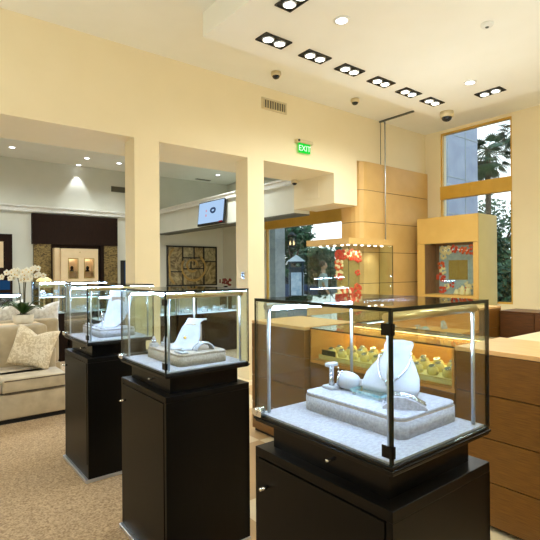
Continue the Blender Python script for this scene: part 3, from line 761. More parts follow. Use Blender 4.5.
t = thing('credenza', 'dark brown wood credenza by the window wall behind the counter', 'credenza', (5.9, 1.8, 0))
b = MB(); b.box(5.674, 6.10, .7, 2.71, 0, .93); b.build('carcass', M['credenza'], t)
b = MB(); b.box(5.66, 6.11, .7, 2.715, .93, .95); b.build('top', M['credenza'], t)
for y0, y1 in ((2.32, 2.70), (1.45, 2.31), (.71, 1.44)):
    b = MB(); b.box(5.66, 5.674, y0, y1, .05, .925); d = b.build('door', M['credenza'], t)
    if y0 < 2.3:
        b = MB(); b.box(5.652, 5.66, y1 - .42, y1 - .06, .865, .88); b.build('handle', M['champ'], d, 'long pale metal pull')
t = thing('desk', 'pale cream worktop desk behind the wood counter', 'desk', (4.8, 1.7, 0))
b = MB(); b.box(4.0, 5.645, 1.1, 2.23, .72, .75, .002); b.build('desktop', M['cream'], t)
for x in (4.02, 5.59):
    b = MB(); b.box(x, x + .035, 1.15, 2.2, 0, .72); b.build('leg', M['credenza'], t)

# ------------------------------------------------------------------ sofas, pillows, orchid
def pillow_mb(w, h, th):
    b = MB(); n = 14
    for s in (1, -1):
        g = []
        for i in range(n + 1):
            r = []
            for j in range(n + 1):
                u, v = 2 * i / n - 1, 2 * j / n - 1
                e = max(0, (1 - u ** 4) * (1 - v ** 4)) ** .5
                px = u * w / 2 * (1 - .07 * (1 - v * v)) * (1 + .0)
                pz = v * h / 2 * (1 - .07 * (1 - u * u))
                if v > 0: pz -= .16 * h * (1 - abs(u)) ** 2 * v     # chopped top edge
                r.append(b.bm.verts.new((px, s * th / 2 * e, pz)))
            g.append(r)
        for i in range(n):
            for j in range(n):
                f = b.bm.faces.new((g[i][j], g[i + 1][j], g[i + 1][j + 1], g[i][j + 1])); f.smooth = True
    bmesh.ops.remove_doubles(b.bm, verts=b.bm.verts[:], dist=1e-4)
    return b
def sofa(x0, x1, y0, flip, label, cushions):
    """faces -Y when flip=1; y0 is the front"""
    t = thing('sofa', label, 'sofa', ((x0 + x1) / 2, y0 + flip * .45, 0))
    Y = lambda a, c: (min(y0 + flip * a, y0 + flip * c), max(y0 + flip * a, y0 + flip * c))
    def bx(xa, xb, a, c, z0, z1, bev, seg=3):
        b = MB(); q = Y(a, c); b.box(xa, xb, q[0], q[1], z0, z1, bev, seg=seg); return b
    bx(x0, x1, .0, .92, .05, .285, .012).build('base', M['sofa'], t)
    bx(x0 + .02, x1 - .02, .02, .9, .006, .05, .0).build('plinth', M['groove'], t)
    bx(x0 + .06, x1 - .02, .72, .94, .285, .86, .05, 4).build('backrest', M['sofa'], t)
    for xa in (x0, x1 - .10):
        b = MB()
        q = Y(.42, .72); b.box(xa, xa + .10, q[0], q[1], .285, .64, .045, seg=4); b.build('arm', M['sofa'], t)
    for xa, xb in cushions:
        c = bx(xa, xb, -.01, .72 if xb < x1 - .1 and xa > x0 + .1 else .42, .29, .43, .03, 4)
        if xb >= x1 - .1: q = Y(.25, .72); c.box(xa, x1 - .11, q[0], q[1], .29, .43, .03, seg=4)
        if xa <= x0 + .1: q = Y(.25, .72); c.box(x0 + .11, xb, q[0], q[1], .29, .43, .03, seg=4)
        k = c.build('seat_cushion', M['sofa'], t)
        for z in (.415, .302):
            q = y0 - flip * .008
            b = MB(); b.tube([(xa + .02, q, z), (xb - .02, q, z)], .006, 6); b.build('piping', M['piping'], k)
    return t
sofa(-.55, 1.33, 5.02, 1, 'taupe velvet sofa with patterned pillow facing the carpet', [(-.545, .105), (.11, .735), (.74, 1.325)])
sofa(-.55, 1.62, 7.35, -1, 'second sofa back to back with the taupe one, holding white pillows', [(-.545, .2), (.21, .95), (.96, 1.615)])
def pillow(loc, w, h, th_, rz, tilt, m, label, roll_=0):
    o = pillow_mb(w, h, th_).build('throw_pillow', m); o.location = loc; o.rotation_euler = (Matrix.Rotation(rz, 3, 'Z') @ Matrix.Rotation(tilt, 3, 'X') @ Matrix.Rotation(roll_, 3, 'Y')).to_euler()
    return tag(o, label, 'pillow')
pillow((1.10, 5.47, .65), .46, .44, .15, -.62, -.28, M['damask'], 'beige damask throw pillow leaning in the corner of the taupe sofa', .2)
pillow((.98, 6.62, .885), .48, .46, .15, .15, .25, M['whitefab'], 'white pillow left of the orchid on the second sofa')
pillow((1.42, 6.60, .86), .44, .44, .15, -.2, .25, M['whitefab'], 'white pillow right of the orchid on the second sofa')
t = thing('console_table', 'narrow table between the two sofas carrying the orchid', 'console table', (.7, 6.10, 0))
b = MB(); b.box(.0, 1.30, 5.98, 6.30, .82, .845, .003); b.build('tabletop', M['pale'], t)
for x in (.03, 1.24):
    for y in (6.0, 6.26):
        b = MB(); b.box(x, x + .03, y, y + .03, .006, .82); b.build('leg', M['darkwood'], t)
ox, oy, oz = 1.13, 6.13, .845
t = thing('potted_orchid', 'white orchid in a low stone pot on the table behind the sofa', 'orchid', (ox, oy, oz))
b = MB(); b.lathe([(.085, oz), (.10, oz + .03), (.105, oz + .105), (.098, oz + .11), (.092, oz + .095), (.02, oz + .09)], (ox, oy, 0), 28, (1.1, .9)); pt = b.build('pot', M['pot'], t)
b = MB(); b.lathe([(.092, oz + .088), (.06, oz + .11), (.01, oz + .118)], (ox, oy, 0), 20, (1.1, .9)); b.build('moss', M['soil'], pt)
rnd = random.Random(3)
for i in range(12):
    a = 2 * PI * i / 12 + rnd.uniform(-.2, .2); L = rnd.uniform(.17, .27); rise = rnd.uniform(.06, .16)
    rows = []
    for k in range(8):
        q = k / 7; wd = .042 * math.sin(PI * min(1, q * .9 + .12)); d = Vector((math.cos(a), math.sin(a), 0)); s = Vector((-d.y, d.x, 0))
        p = Vector((ox, oy, oz + .105)) + d * (L * q) + Vector((0, 0, rise * math.sin(q * 2.3)))
        rows.append([p - s * wd + Vector((0, 0, .008)), p, p + s * wd + Vector((0, 0, .008))])
    b = MB(); b.sheet(rows, .003); b.build('leaf', M['leaf'], t)
heads = []
for i, (dx, dy, h, sw) in enumerate(((-.03, 0, .60, -.13), (.02, .02, .63, .12), (.0, -.03, .58, .02))):
    pts = []
    for k in range(13):
        q = k / 12; pts.append((ox + dx + sw * q ** 3 * .9, oy + dy, oz + .1 + (h - .1) * math.sin(q * 1.75) / math.sin(1.57)))
    b = MB(); b.tube(pts, .006, 6); b.build('stem', M['stem'], t)
    for k in range(8, 13):
        for s in (-1, 1): heads.append(Vector(pts[k]) + Vector((rnd.uniform(-.05, .05), rnd.uniform(-.06, .04), rnd.uniform(-.06, .03))))
heads += [Vector((ox + .22, oy, oz + .56)), Vector((ox + .17, oy, oz + .58)), Vector((ox - .22, oy, oz + .55)), Vector((ox - .17, oy, oz + .60))]
for p in heads:
    b = MB(); n = Vector((-.6 + rnd.uniform(-.4, .4), -.75, .15)).normalized(); u = n.cross(Vector((0, 0, 1))).normalized(); v = u.cross(n)
    for k in range(5):
        a = 2 * PI * k / 5 + .3; d = u * math.cos(a) + v * math.sin(a); s = n.cross(d)
        rows = [[p + d * (.036 * q) - s * (.019 * math.sin(PI * (q * .85 + .1))) + n * .006 * q, p + d * (.036 * q) + n * .002, p + d * (.036 * q) + s * (.019 * math.sin(PI * (q * .85 + .1))) + n * .006 * q] for q in (0, .3, .6, .85, 1)]
        b.sheet(rows, .0015)
    fl = b.build('flower', M['petal'], t)
    b = MB(); b.ball(p + n * .008, .007, n=6); b.build('lip', M['pcore'], fl)

# ------------------------------------------------------------------ rear room showcases
def showcase(x0, x1, y0, y1, zb, zt, shelves, label, base='darkwood'):
    t = thing('showcase', label, 'showcase', ((x0 + x1) / 2, (y0 + y1) / 2, .006))
    b = MB(); b.box(x0, x1, y0, y1, .006, zb); b.build('base', M[base], t)
    b = MB(); b.box(x0 + .01, x1 - .01, y0 + .01, y1 - .01, zb, zb + .006); b.build('deck_lining', M['velvet'], t)
    for y in (y0, y1 - .006):
        b = MB(); b.glass(x0, x1, y, y + .006, zb, zt - .01); b.build('glass_pane', GL, t)
    for x in (x0, x1 - .006):
        b = MB(); b.glass(x, x + .006, y0 + .006, y1 - .006, zb, zt - .01); b.build('glass_pane', GL, t)
    b = MB(); b.glass(x0, x1, y0, y1, zt - .01, zt); b.build('glass_top', GL, t)
    for z in shelves:
        b = MB(); b.glass(x0 + .022, x1 - .022, y0 + .022, y1 - .022, z - .008, z); sh = b.build('shelf', [M['glass'], M['teal']], t)
        b = MB(); b.box(x0 + .02, x1 - .02, y0 + .021, y0 + .028, z - .016, z - .009); b.build('led_strip', M['ledsoft'], sh)
    for x in (x0 + .012, x1 - .012):
        for y in (y0 + .012, y1 - .012):
            b = MB(); b.box(x - .008, x + .008, y - .008, y + .008, zb + .006, zt - .01); b.build('post', M['steel'], t)
    b = MB(); b.box(x0 + .02, x1 - .02, y0 + .014, y0 + .034, zt - .035, zt - .011); h = b.build('light_rail', M['steel'], t)
    b = MB(); b.box(x0 + .03, x1 - .03, y0 + .016, y0 + .032, zt - .040, zt - .035); b.box(x0 + .03, x1 - .03, y0 + .010, y0 + .014, zt - .034, zt - .014); b.build('led_strip', M['led'], h)
def fill(x0, x1, y, z, n, where, group, sc=1.0):
    for i in range(n):
        k = (i * 2 + n) % 3
        put_stand(k, (x0 + (x1 - x0) * (i + .5) / n, y + .05 * ((i % 3) - 1), z), '%s, %s from left %s' % (KN[k], ORD[i], where), random.uniform(-.3, .3), group)
showcase(1.69, 2.12, 8.0, 8.5, .78, 1.295, [1.06], 'tall lit glass showcase behind the orchid')
showcase(2.16, 2.78, 8.0, 8.5, .78, 1.28, [1.04], 'lit glass showcase right of the tall one behind the sofa case')
showcase(.25, 1.46, 8.0, 8.5, .78, 1.12, [], 'low blue-lit glass counter at the far left')
showcase(2.35, 3.66, 7.2, 7.75, .70, 1.08, [], 'long lit jewellery counter standing behind the first pier')
showcase(3.70, 5.05, 7.2, 7.75, .70, 1.08, [], 'long lit jewellery counter seen through the middle display case')
fill(1.74, 2.08, 8.25, .786, 3, 'on the floor of the tall lit showcase', 'jewellery in the tall showcase')
fill(1.74, 2.08, 8.25, 1.06, 3, 'on the upper shelf of the tall lit showcase', 'jewellery in the tall showcase')
fill(2.20, 2.74, 8.25, .786, 5, 'on the floor of the second lit showcase', 'jewellery in the second showcase')
fill(2.20, 2.74, 8.25, 1.04, 5, 'on the upper shelf of the second lit showcase', 'jewellery in the second showcase')
fill(.35, 1.40, 8.25, .786, 8, 'in the low blue-lit counter', 'jewellery in the low counter')
fill(2.42, 3.60, 7.40, .706, 9, 'in the long counter beside the first pier', 'jewellery in the long counter beside the pier')
fill(3.78, 4.98, 7.40, .706, 10, 'in front in the counter behind the middle case', 'jewellery in the long counter behind the middle case')
fill(3.80, 4.95, 7.60, .706, 9, 'at the back of the counter behind the middle case', 'jewellery in the long counter behind the middle case')
t = thing('table_lamp', 'small round golden lamp showing over the tall lit showcase', 'lamp', (1.95, 8.8, .006))
b = MB(); b.lathe([(.12, .006), (.10, .03), (.02, .05), (.015, 1.18)], (1.95, 8.8, 0), 16); b.build('stand', M['champ'], t)
b = MB(); b.lathe([(.14, 1.18), (.15, 1.24), (.12, 1.32), (.06, 1.36), (.01, 1.37)], (1.95, 8.8, 0), 20); b.build('lamp_shade', M['lampshade'], t)

# dark niche with pale watch cabinet
t = thing('display_niche', 'dark walnut niche with gold side panels on the rear wall', 'display niche', (3.25, 11.3, 0))
b = MB(); b.box(2.29, 4.21, 11.40, YB - .001, 2.08, 2.765); b.build('header', M['darkwood'], t)
b = MB(); b.box(2.68, 2.80, 11.42, YB - .001, 0.006, 2.08); b.box(3.80, 3.88, 11.42, YB - .001, 0.006, 2.08); b.box(2.80, 3.80, 11.46, YB - .001, 0.006, 2.08); b.build('inner_panel', M['darkwood'], t)
for x0, x1 in ((2.32, 2.68), (3.88, 4.21)):
    b = MB(); b.box(x0, x1, 11.42, YB - .001, 0.006, 2.08); b.build('side_panel', M['goldp'], t, 'gold textured side panel')
t = thing('watch_cabinet', 'pale maple watch cabinet with two lit windows inside the dark niche', 'watch cabinet', (3.3, 11.2, 0))
b = MB(); b.box(2.70, 2.808, 11.20, 11.37, 0.006, 1.99); b.build('side_wing', M['pale'], t)
b = MB(); b.box(2.81, 3.63, 11.10, 11.37, 0.006, 1.30); b.box(2.81, 3.63, 11.10, 11.37, 1.76, 1.98); b.box(2.81, 2.96, 11.10, 11.37, 1.30, 1.76)
b.box(3.185, 3.31, 11.10, 11.37, 1.30, 1.76); b.box(3.54, 3.63, 11.10, 11.37, 1.30, 1.76); b.box(2.96, 3.185, 11.34, 11.37, 1.30, 1.76); b.box(3.31, 3.54, 11.34, 11.37, 1.30, 1.76)
b.build('body', M['pale'], t)
for i, x in enumerate((2.96, 3.31)):
    x1 = x + (.225 if i == 0 else .23)
    b = MB(); b.box(x, x1, 11.092, 11.10, 1.30, 1.318); b.box(x, x1, 11.092, 11.10, 1.742, 1.76); b.box(x, x + .014, 11.092, 11.10, 1.318, 1.742); b.box(x1 - .014, x1, 11.092, 11.10, 1.318, 1.742); fr = b.build('window_frame', M['olive'], t)
    b = MB(); b.box(x + .01, x1 - .01, 11.11, 11.335, 1.45, 1.458); b.build('shelf', M['olive'], t)
    b = MB(); b.box(x + .03, x1 - .03, 11.28, 11.32, 1.748, 1.758); b.build('lamp', emit('niche_led', (255, 240, 215), 7), t)
    b = MB(); b.box(x + .08, x1 - .08, 11.20, 11.26, 1.459, 1.50); b.ball(((x + x1) / 2, 11.22, 1.54), .045, (.8, .5, 1), 10)
    solo('watch_holder', b, M['clip'], 'dark watch on its holder in the %s window of the maple cabinet' % ('left', 'right')[i], 'watch', ((x + x1) / 2, 11.22, 1.459))
b = MB(); b.prism([(.018 * math.cos(PI / 4 * k) * (1 if k % 2 == 0 else .45), .018 * math.sin(PI / 4 * k) * (1 if k % 2 == 0 else .45)) for k in range(8)], 0, .003, M=Matrix.Translation((3.22, 11.099, 1.90)) @ Matrix.Rotation(PI / 2, 4, 'X')); b.build('emblem', M['olive'], t)
t = thing('wall_screen', 'narrow dark panel with a blue lit strip on the rear wall by the first pier', 'wall panel', (4.37, YB, 1.0))
b = MB(); b.box(4.31, 4.44, YB - .04, YB - .001, .95, 1.73, .003); b.build('frame', M['black'], t)
b = MB(); b.box(4.40, 4.43, YB - .043, YB - .04, 1.0, 1.68); b.build('screen', M['bluelit'], t)
t = thing('wall_cabinet', 'dark wood wall cabinet with blue lit base at the far left edge', 'cabinet', (1.5, 11.3, 0))
b = MB(); b.box(.9, 1.87, 11.25, YB - .001, 0.006, 2.265); b.build('body', M['darkwood'], t)
b = MB(); b.box(.95, 1.82, 11.24, 11.25, 1.08, 1.28); b.build('lit_panel', M['bluelit'], t)
b = MB(); b.box(1.0, 1.70, 11.24, 11.25, 1.55, 2.10); sw = b.build('display_window', M['pale'], t)

# television
t = thing('television', 'wall television showing a ring picture on the grey bulkhead', 'television', (5.2, 8.58, 2.45))
TV = Matrix.Translation((5.165, 8.56, 2.69)) @ Matrix.Rotation(.10, 4, 'Y') @ Matrix.Rotation(-PI / 2, 4, 'Z')
def tvb(x0, x1, y0, y1, z0, z1, nm, m, par=None, bev=0):
    b = MB(); b.box(x0, x1, y0, y1, z0, z1, bev, M=TV); return b.build(nm, m, par or t)
tvb(-.53, .53, 0, .045, -.26, .26, 'housing', M['black'], bev=.006)
scr = tvb(-.505, .505, -.003, .0, -.215, .24, 'screen', M['screen'])
b = MB(); b.tube([TV @ Vector((.10 + .085 * math.cos(q), -.005, .04 + .045 * math.sin(q))) for q in [2 * PI * i / 20 for i in range(20)]], .022, 6, True); b.build('ring_picture', M['screend'], t)
b = MB(); b.ball(TV @ Vector((-.18, -.004, .05)), .028, (.2, 1, 1)); b.ball(TV @ Vector((-.18, -.004, -.05)), .03, (.2, 1, 1)); b.build('picture_dots', M['screenp'], t)
tvb(-.505, .505, -.0045, -.003, -.24, -.215, 'bottom_bar', M['clip']); tvb(.36, .49, -.006, -.0045, -.24, -.205, 'bar_mark', M['screenr'])
b = MB(); b.box(5.19, 5.262, 8.45, 8.67, 2.62, 2.76); b.build('bracket', M['black'], t)

# art panel at the rear
t = thing('art_panel', 'leaded stone and glass art panel on the rear wall under the television', 'art panel', (6.33, YB, 1.06))
b = MB(); fx = [(5.56, 5.60), (6.01, 6.04), (6.66, 6.70), (7.07, 7.11)]
b.box(5.55, 7.11, YB - .05, YB - .001, 2.10, 2.14); b.box(5.55, 7.11, YB - .05, YB - .001, 1.04, 1.08)
for x0, x1 in fx: b.box(x0, x1, YB - .05, YB - .001, 1.04, 2.14)
b.box(6.36, 6.39, YB - .05, YB - .001, 1.62, 2.12); b.box(6.04, 6.66, YB - .05, YB - .001, 1.80, 1.83); b.box(6.04, 6.66, YB - .05, YB - .001, 1.50, 1.53)
b.box(5.58, 6.02, YB - .05, YB - .001, 1.42, 1.45); b.box(6.68, 7.09, YB - .05, YB - .001, 1.70, 1.73); b.box(6.26, 6.29, YB - .05, YB - .001, 1.53, 1.80)
b.build('frame', M['muntin'], t)
for i, (x0, x1, z0, z1) in enumerate(((5.60, 6.01, 1.08, 1.42), (5.60, 6.01, 1.45, 2.10), (6.04, 6.66, 1.08, 1.50), (6.04, 6.26, 1.53, 1.80), (6.29, 6.66, 1.53, 1.80), (6.04, 6.36, 1.83, 2.10), (6.39, 6.66, 1.83, 2.10), (6.70, 7.07, 1.08, 1.70), (6.70, 7.07, 1.73, 2.10))):
    b = MB(); b.box(x0, x1, YB - .03, YB - .001, z0, z1, .004); b.build('panel', M['stone2'] if i in (3, 5, 8) else M['stone'], t)
for r, c, a0, a1 in ((.36, (6.36, 1.55), 2.6, 7.2), (.68, (6.25, 1.60), 1.6, 4.4), (.16, (6.32, 1.60), 0, 5.5)):
    b = MB(); b.tube([(c[0] + r * math.cos(a0 + (a1 - a0) * k / 24), YB - .034, c[1] + r * math.sin(a0 + (a1 - a0) * k / 24)) for k in range(25) if 5.61 < c[0] + r * math.cos(a0 + (a1 - a0) * k / 24) < 7.06 and 1.09 < c[1] + r * math.sin(a0 + (a1 - a0) * k / 24) < 2.09], .035, 6); b.build('carved_arc', M['arc'], t)
t = thing('flower_vase', 'small dark red flower arrangement right of the art panel', 'flowers', (6.85, 10.6, 0))
b = MB(); b.cyl((6.85, 10.6, 0), (6.85, 10.6, .85), .16, n=20); b.build('stand', M['darkwood'], t)
b = MB(); b.lathe([(.05, .85), (.09, .92), (.05, 1.02), (.06, 1.05)], (6.85, 10.6, 0), 16); b.build('vase', M['clip'], t)
b = MB()
for i in range(26):
    a = rnd.uniform(0, 2 * PI); r = rnd.uniform(0, .16); p = Vector((6.85 + r * math.cos(a), 10.6 + r * math.sin(a), 1.10 + rnd.uniform(0, .16) - r * .3)); b.ball(p, rnd.uniform(.02, .04), n=6)
b.build('blossom', mat('dark_red_flower', (96, 30, 24), (130, 52, 34), rough=.7), t)

# ------------------------------------------------------------------ glass tower case and golden cabinet
t = thing('tower_case', 'tall frameless glass tower case with golden spotlit roof in the entry', 'tower case', (5.75, 5.1, 0))
X0, X1, Y0, Y1 = 5.20, 6.25, 4.70, 4.985
L = [(5.20, 4.70), (6.25, 4.70), (6.25, 4.985), (5.76, 4.985), (5.76, 5.62), (5.20, 5.62)]
b = MB(); b.prism(L, 1.84, 1.93); rf = b.build('roof', M['tan'], t)
b = MB(); b.prism(L, 0, .98); b.build('base', M['tan'], t)
b = MB(); b.prism(L, .98, 1.0); b.build('deck', M['white'], t)
for nm, a in (('glass_pane', (5.20, 6.25, 4.70, 4.708)), ('glass_pane', (5.20, 5.208, 4.71, 5.61)), ('glass_pane', (6.242, 6.25, 4.71, 4.975)), ('glass_pane', (5.21, 5.75, 5.612, 5.62))):
    b = MB(); b.glass(a[0], a[1], a[2], a[3], 1.0, 1.84); b.build(nm, GL, t)
for i in range(6):
    x = 5.34 + i * .16; b = MB(); b.lathe([(.022, 1.839), (.021, 1.828), (.001, 1.825)], (x, 4.84, 0), 14); b.build('lamp', M['lamp'], rf)
for i in range(4):
    y = 4.98 + i * .16; b = MB(); b.lathe([(.022, 1.839), (.021, 1.828), (.001, 1.825)], (5.36, y, 0), 14); b.build('lamp', M['lamp'], rf)
for x, y in ((5.5, 4.84), (6.0, 4.84), (5.4, 5.3)): spot('spotlight', (x, y, 1.815), (x, y, 0), 9, WARM, 130, 1, .03)
def floral_board(label, origin, rz, w, h, olive, seed):
    """floral display board standing on origin, front faces local -Y"""
    t = thing('floral_board', label, 'display board', origin, rz, world=False)
    b = MB(); b.box(-w / 2, w / 2, 0, .012, 0, h); b.build('board', M['sky_board'] if seed else M['olive'], t)
    b = MB(); b.box(*[olive[0] * w / 2, olive[1] * w / 2], -.008, 0, olive[2] * h, olive[3] * h); b.build('center_panel', M['olive'], t)
    r = random.Random(seed + 5)
    for i in range(34):
        q = i / 34.0
        e = i % 4
        u, v = ((-.42 + r.uniform(-.05, .05), r.uniform(.05, .95)), (.42 + r.uniform(-.05, .05), r.uniform(.05, .95)), (r.uniform(-.45, .45), .92 + r.uniform(-.06, .04)), (r.uniform(-.45, .45), .12 + r.uniform(-.06, .08)))[e]
        c = Vector((u * w, -.012, v * h)); b = MB(); R = r.uniform(.045, .075) * (h / .8)
        for k in range(6):
            a = 2 * PI * k / 6 + r.random(); b.ball(c + Vector((math.cos(a) * R * .7, 0, math.sin(a) * R * .7)), R * .42, (1, .25, 1), 6)
        b.build('flower', M[r.choice(('red', 'red', 'red', 'orange', 'cflower', 'cflower'))], t)
    return t
floral_board('red flower display board standing inside the glass tower case', (5.46, 4.95, 1.0), -.55, .36, .76, (-.6, .6, .2, .85), 0)
t = thing('display_cabinet', 'tall golden display cabinet in front of the window', 'display cabinet', (7.3, 4.24, 0))
b = MB(); b.box(7.05, 7.07, 3.70, 4.79, 1.885, 2.325); b.box(7.05, 7.07, 3.70, 3.78, 1.03, 1.88); b.box(7.05, 7.07, 4.65, 4.79, 1.03, 1.88); b.box(7.05, 7.07, 3.70, 4.79, 0, 1.025)
b.build('front', M['cab'], t)
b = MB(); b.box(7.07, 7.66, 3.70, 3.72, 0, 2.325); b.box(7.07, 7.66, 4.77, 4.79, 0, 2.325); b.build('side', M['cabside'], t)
b = MB(); b.box(7.07, 7.66, 3.72, 4.77, 2.30, 2.325); b.build('top', M['cab'], t)
b = MB(); b.box(7.07, 7.66, 3.72, 4.77, .98, 1.03); b.build('shelf', M['cab'], t)
b = MB(); b.box(7.07, 7.45, 3.72, 4.77, 1.90, 1.915); b.build('soffit', M['cab'], t)
b = MB(); b.box(7.07, 7.40, 4.66, 4.68, 1.03, 1.88); b.build('inner_side', M['brownp'], t)
b = MB(); b.box(7.42, 7.44, 3.72, 4.77, 1.03, 1.90); b.build('back_panel', M['brownp'], t)
b = MB(); b.glass(7.056, 7.062, 3.78, 4.65, 1.03, 1.88); b.build('glass_pane', GL, t)
b = MB(); b.box(7.10, 7.12, 3.80, 4.63, 1.889, 1.899); b.build('led_strip', emit('cabinet_led', (255, 240, 215), 5), t)
floral_board('grey board with red flowers around an olive square in the golden cabinet', (7.36, 4.16, 1.031), -PI / 2, .80, .82, (-.55, .30, .30, .70), 1)
for i, (y, h) in enumerate(((4.16, .09), (4.06, .15), (3.96, .12))):
    b = MB(); b.lathe([(.04, 1.032), (.05, 1.05), (.035, 1.032 + h * .7), (.015, 1.032 + h)], (7.22, y, 0), 14)
    solo('porcelain_figure', b, M['cflower'], '%s of the three small cream ornaments on the golden cabinet shelf' % ('left', 'middle', 'right')[i], 'ornament', (7.22, y, 1.032), 'cream ornaments in the cabinet')

# ------------------------------------------------------------------ outside
b = MB(); b.box(7.9, 70, -30, 60, -.2, -.05); struct('ground_outside', b, M['asphalt'])
b = MB(); b.box(8.25, 8.60, 10.20, 10.70, -.05, 4.5); b.box(8.2, 8.65, 10.15, 10.75, -.05, .25)
solo('concrete_pillar', b, M['concrete'], 'square grey concrete pillar outside the storefront glass', 'pillar', (8.365, 10.6, -.05))
t = thing('office_building', 'grey panelled office building seen through the right window', 'building', (14, 9, -.05))
b = MB(); b.box(12.8, 15.25, 8, 10, -.05, 12); b.build('wall', M['facade'], t)
b = MB()
for z in (1.2, 3.2, 4.35, 5.7, 7.2, 8.7): b.box(12.78, 15.27, 7.985, 8.01, z, z + .03)
for x in (13.4, 14.45): b.box(x, x + .03, 7.985, 8.01, 0, 12)
b.build('seam', M['concrete'], t)
b = MB(); b.box(12.75, 15.3, 7.93, 8.0, 4.0, 4.12); b.build('ledge', M['concrete'], t)

def foliage_mb(blobs, n, size, r):
    b = MB()
    tot = sum(x[3] ** 2 for x in blobs)
    for (cx, cy, cz, R) in blobs:
        for i in range(int(n * R * R / tot)):
            d = Vector((r.gauss(0, 1), r.gauss(0, 1), r.gauss(0, 1))).normalized() * R * r.uniform(.55, 1.0) ** .7
            p = Vector((cx, cy, cz)) + Vector((d.x, d.y, d.z * .85))
            u = Vector((r.gauss(0, 1), r.gauss(0, 1), r.gauss(0, 1))).normalized(); v = u.orthogonal().normalized(); s = size * r.uniform(.6, 1.3)
            b.quad(p - u * s - v * s * .1, p + v * s * .55, p + u * s, p - v * s * .55)
    return b
def tree(name, x, y, h, R, label, seed, n=1500, sz=.16):
    r = random.Random(seed); t = thing(name, label, 'tree', (x, y, -.05), group='trees outside the shop')
    b = MB(); b.tube([(x, y, -.05), (x + .1, y, h * .3), (x - .05, y + .1, h * .6)], [.18, .14, .08], 8)
    for k in range(4):
        a = 1.6 * k + seed; b.tube([(x + .05, y, h * .42), (x + R * .5 * math.cos(a), y + R * .5 * math.sin(a), h * .72)], [.08, .03], 6)
    b.build('trunk', M['bark'], t)
    blobs = [(x + R * .6 * math.cos(k * 1.1 + seed) * r.uniform(.3, 1), y + R * .6 * math.sin(k * 1.1 + seed), h * r.uniform(.45, .85), R * r.uniform(.45, .7)) for k in range(8)] + [(x, y, h * .75, R * .7)]
    foliage_mb(blobs, n, sz, r).build('crown', M['foliage'], t)
for i, (x, y, h, R, lb) in enumerate(((15.3, 17.5, 4.0, 1.0, 'leafy tree outside directly behind the hanging lantern'), (18.8, 19.6, 2.9, 1.2, 'tree outside between the kiosk and the person'),
                                      (19.2, 16.2, 2.7, 1.1, 'tree outside behind the person'), (13.6, 18.9, 4.6, .9, 'tree outside next to the concrete pillar'), (23.5, 19.6, 3.3, 1.3, 'tree outside, farthest right in the storefront'))):
    tree('street_tree', x, y, h, R, lb, i)
for i, (x, y, h, R, lb) in enumerate(((22.0, 10.5, 5.0, 1.7, 'leafy tree below the palms in the right window'), (13.4, 6.25, 2.5, .75, 'dark bushy tree low in the right window'))):
    tree('garden_tree', x, y, h, R, lb, 20 + i, 1300, .13)
t = thing('hedge', 'dark green hedge low behind the right window', 'hedge', (13, 6, -.05))
foliage_mb([(12.2, 5.0 + .5 * k, .5, .75) for k in range(5)] + [(12.4, 5.0 + .5 * k, 1.2, .6) for k in range(5)], 2600, .10, random.Random(9)).build('foliage', M['foliage'], t)
foliage_t = thing('hedge', 'long dark hedge across the street behind the kiosk and the person', 'hedge', (21, 21, -.05))
foliage_mb([(16 + 1.1 * k, 27.5 - .75 * k, .9 + .2 * (k % 2), 1.3) for k in range(14)] + [(16.3 + 1.1 * k, 27.8 - .75 * k, 2.1 + .25 * (k % 3), 1.1) for k in range(14)], 9000, .24, random.Random(4)).build('foliage', M['foliage'], foliage_t)

def palm(x, y, h, label, seed, lean=.15, nf=30, fl=1.35):
    r = random.Random(seed); t = thing('palm_tree', label, 'palm tree', (x, y, -.05), group='palm trees in the right window')
    b = MB(); b.tube([(x + lean * (k / 8) ** 2, y, -.05 + (h + .05) * k / 8) for k in range(9)], [.115 - .03 * k / 8 for k in range(9)], 10)
    b.build('trunk', M['bark'], t)
    top = Vector((x + lean, y, h))
    b = MB()
    for k in range(nf):
        a = 2 * PI * k / nf * 2.4 + r.random(); el = r.uniform(-1.2, 1.15); d = Vector((math.cos(a) * math.cos(el), math.sin(a) * math.cos(el), math.sin(el)))
        side = d.cross(Vector((0, 0, 1))).normalized() if abs(d.z) < .98 else Vector((1, 0, 0))
        prev = None
        stalk = [top + d * (fl * q * .55) + Vector((0, 0, -.25 * q * q)) for q in (0, .5, 1)]
        b.tube(stalk, .012, 4)
        c = stalk[-1]
        for j in range(13):                       # fan of narrow leaflets
            g = -1.25 + 2.5 * j / 12; dd = (d * math.cos(g) + side * math.sin(g)).normalized(); L = fl * .5 * (1 - .25 * abs(g) / 1.25)
            w = d.cross(side).normalized(); e = c + dd * L + Vector((0, 0, -.22 * L)); s2 = dd.cross(w) * .028
            b.quad(c, c + dd * L * .5 + s2, e, c + dd * L * .5 - s2)
    b.build('frond', M['foliage2'], t, kind='stuff')
palm(16.6, 8.32, 5.75, 'palm tree with hanging fronds in the middle of the right window', 1, .0, 60, .95)
palm(19.5, 8.45, 7.3, 'palm tree at the right side of the right window', 2, .15, 60, 1.1)

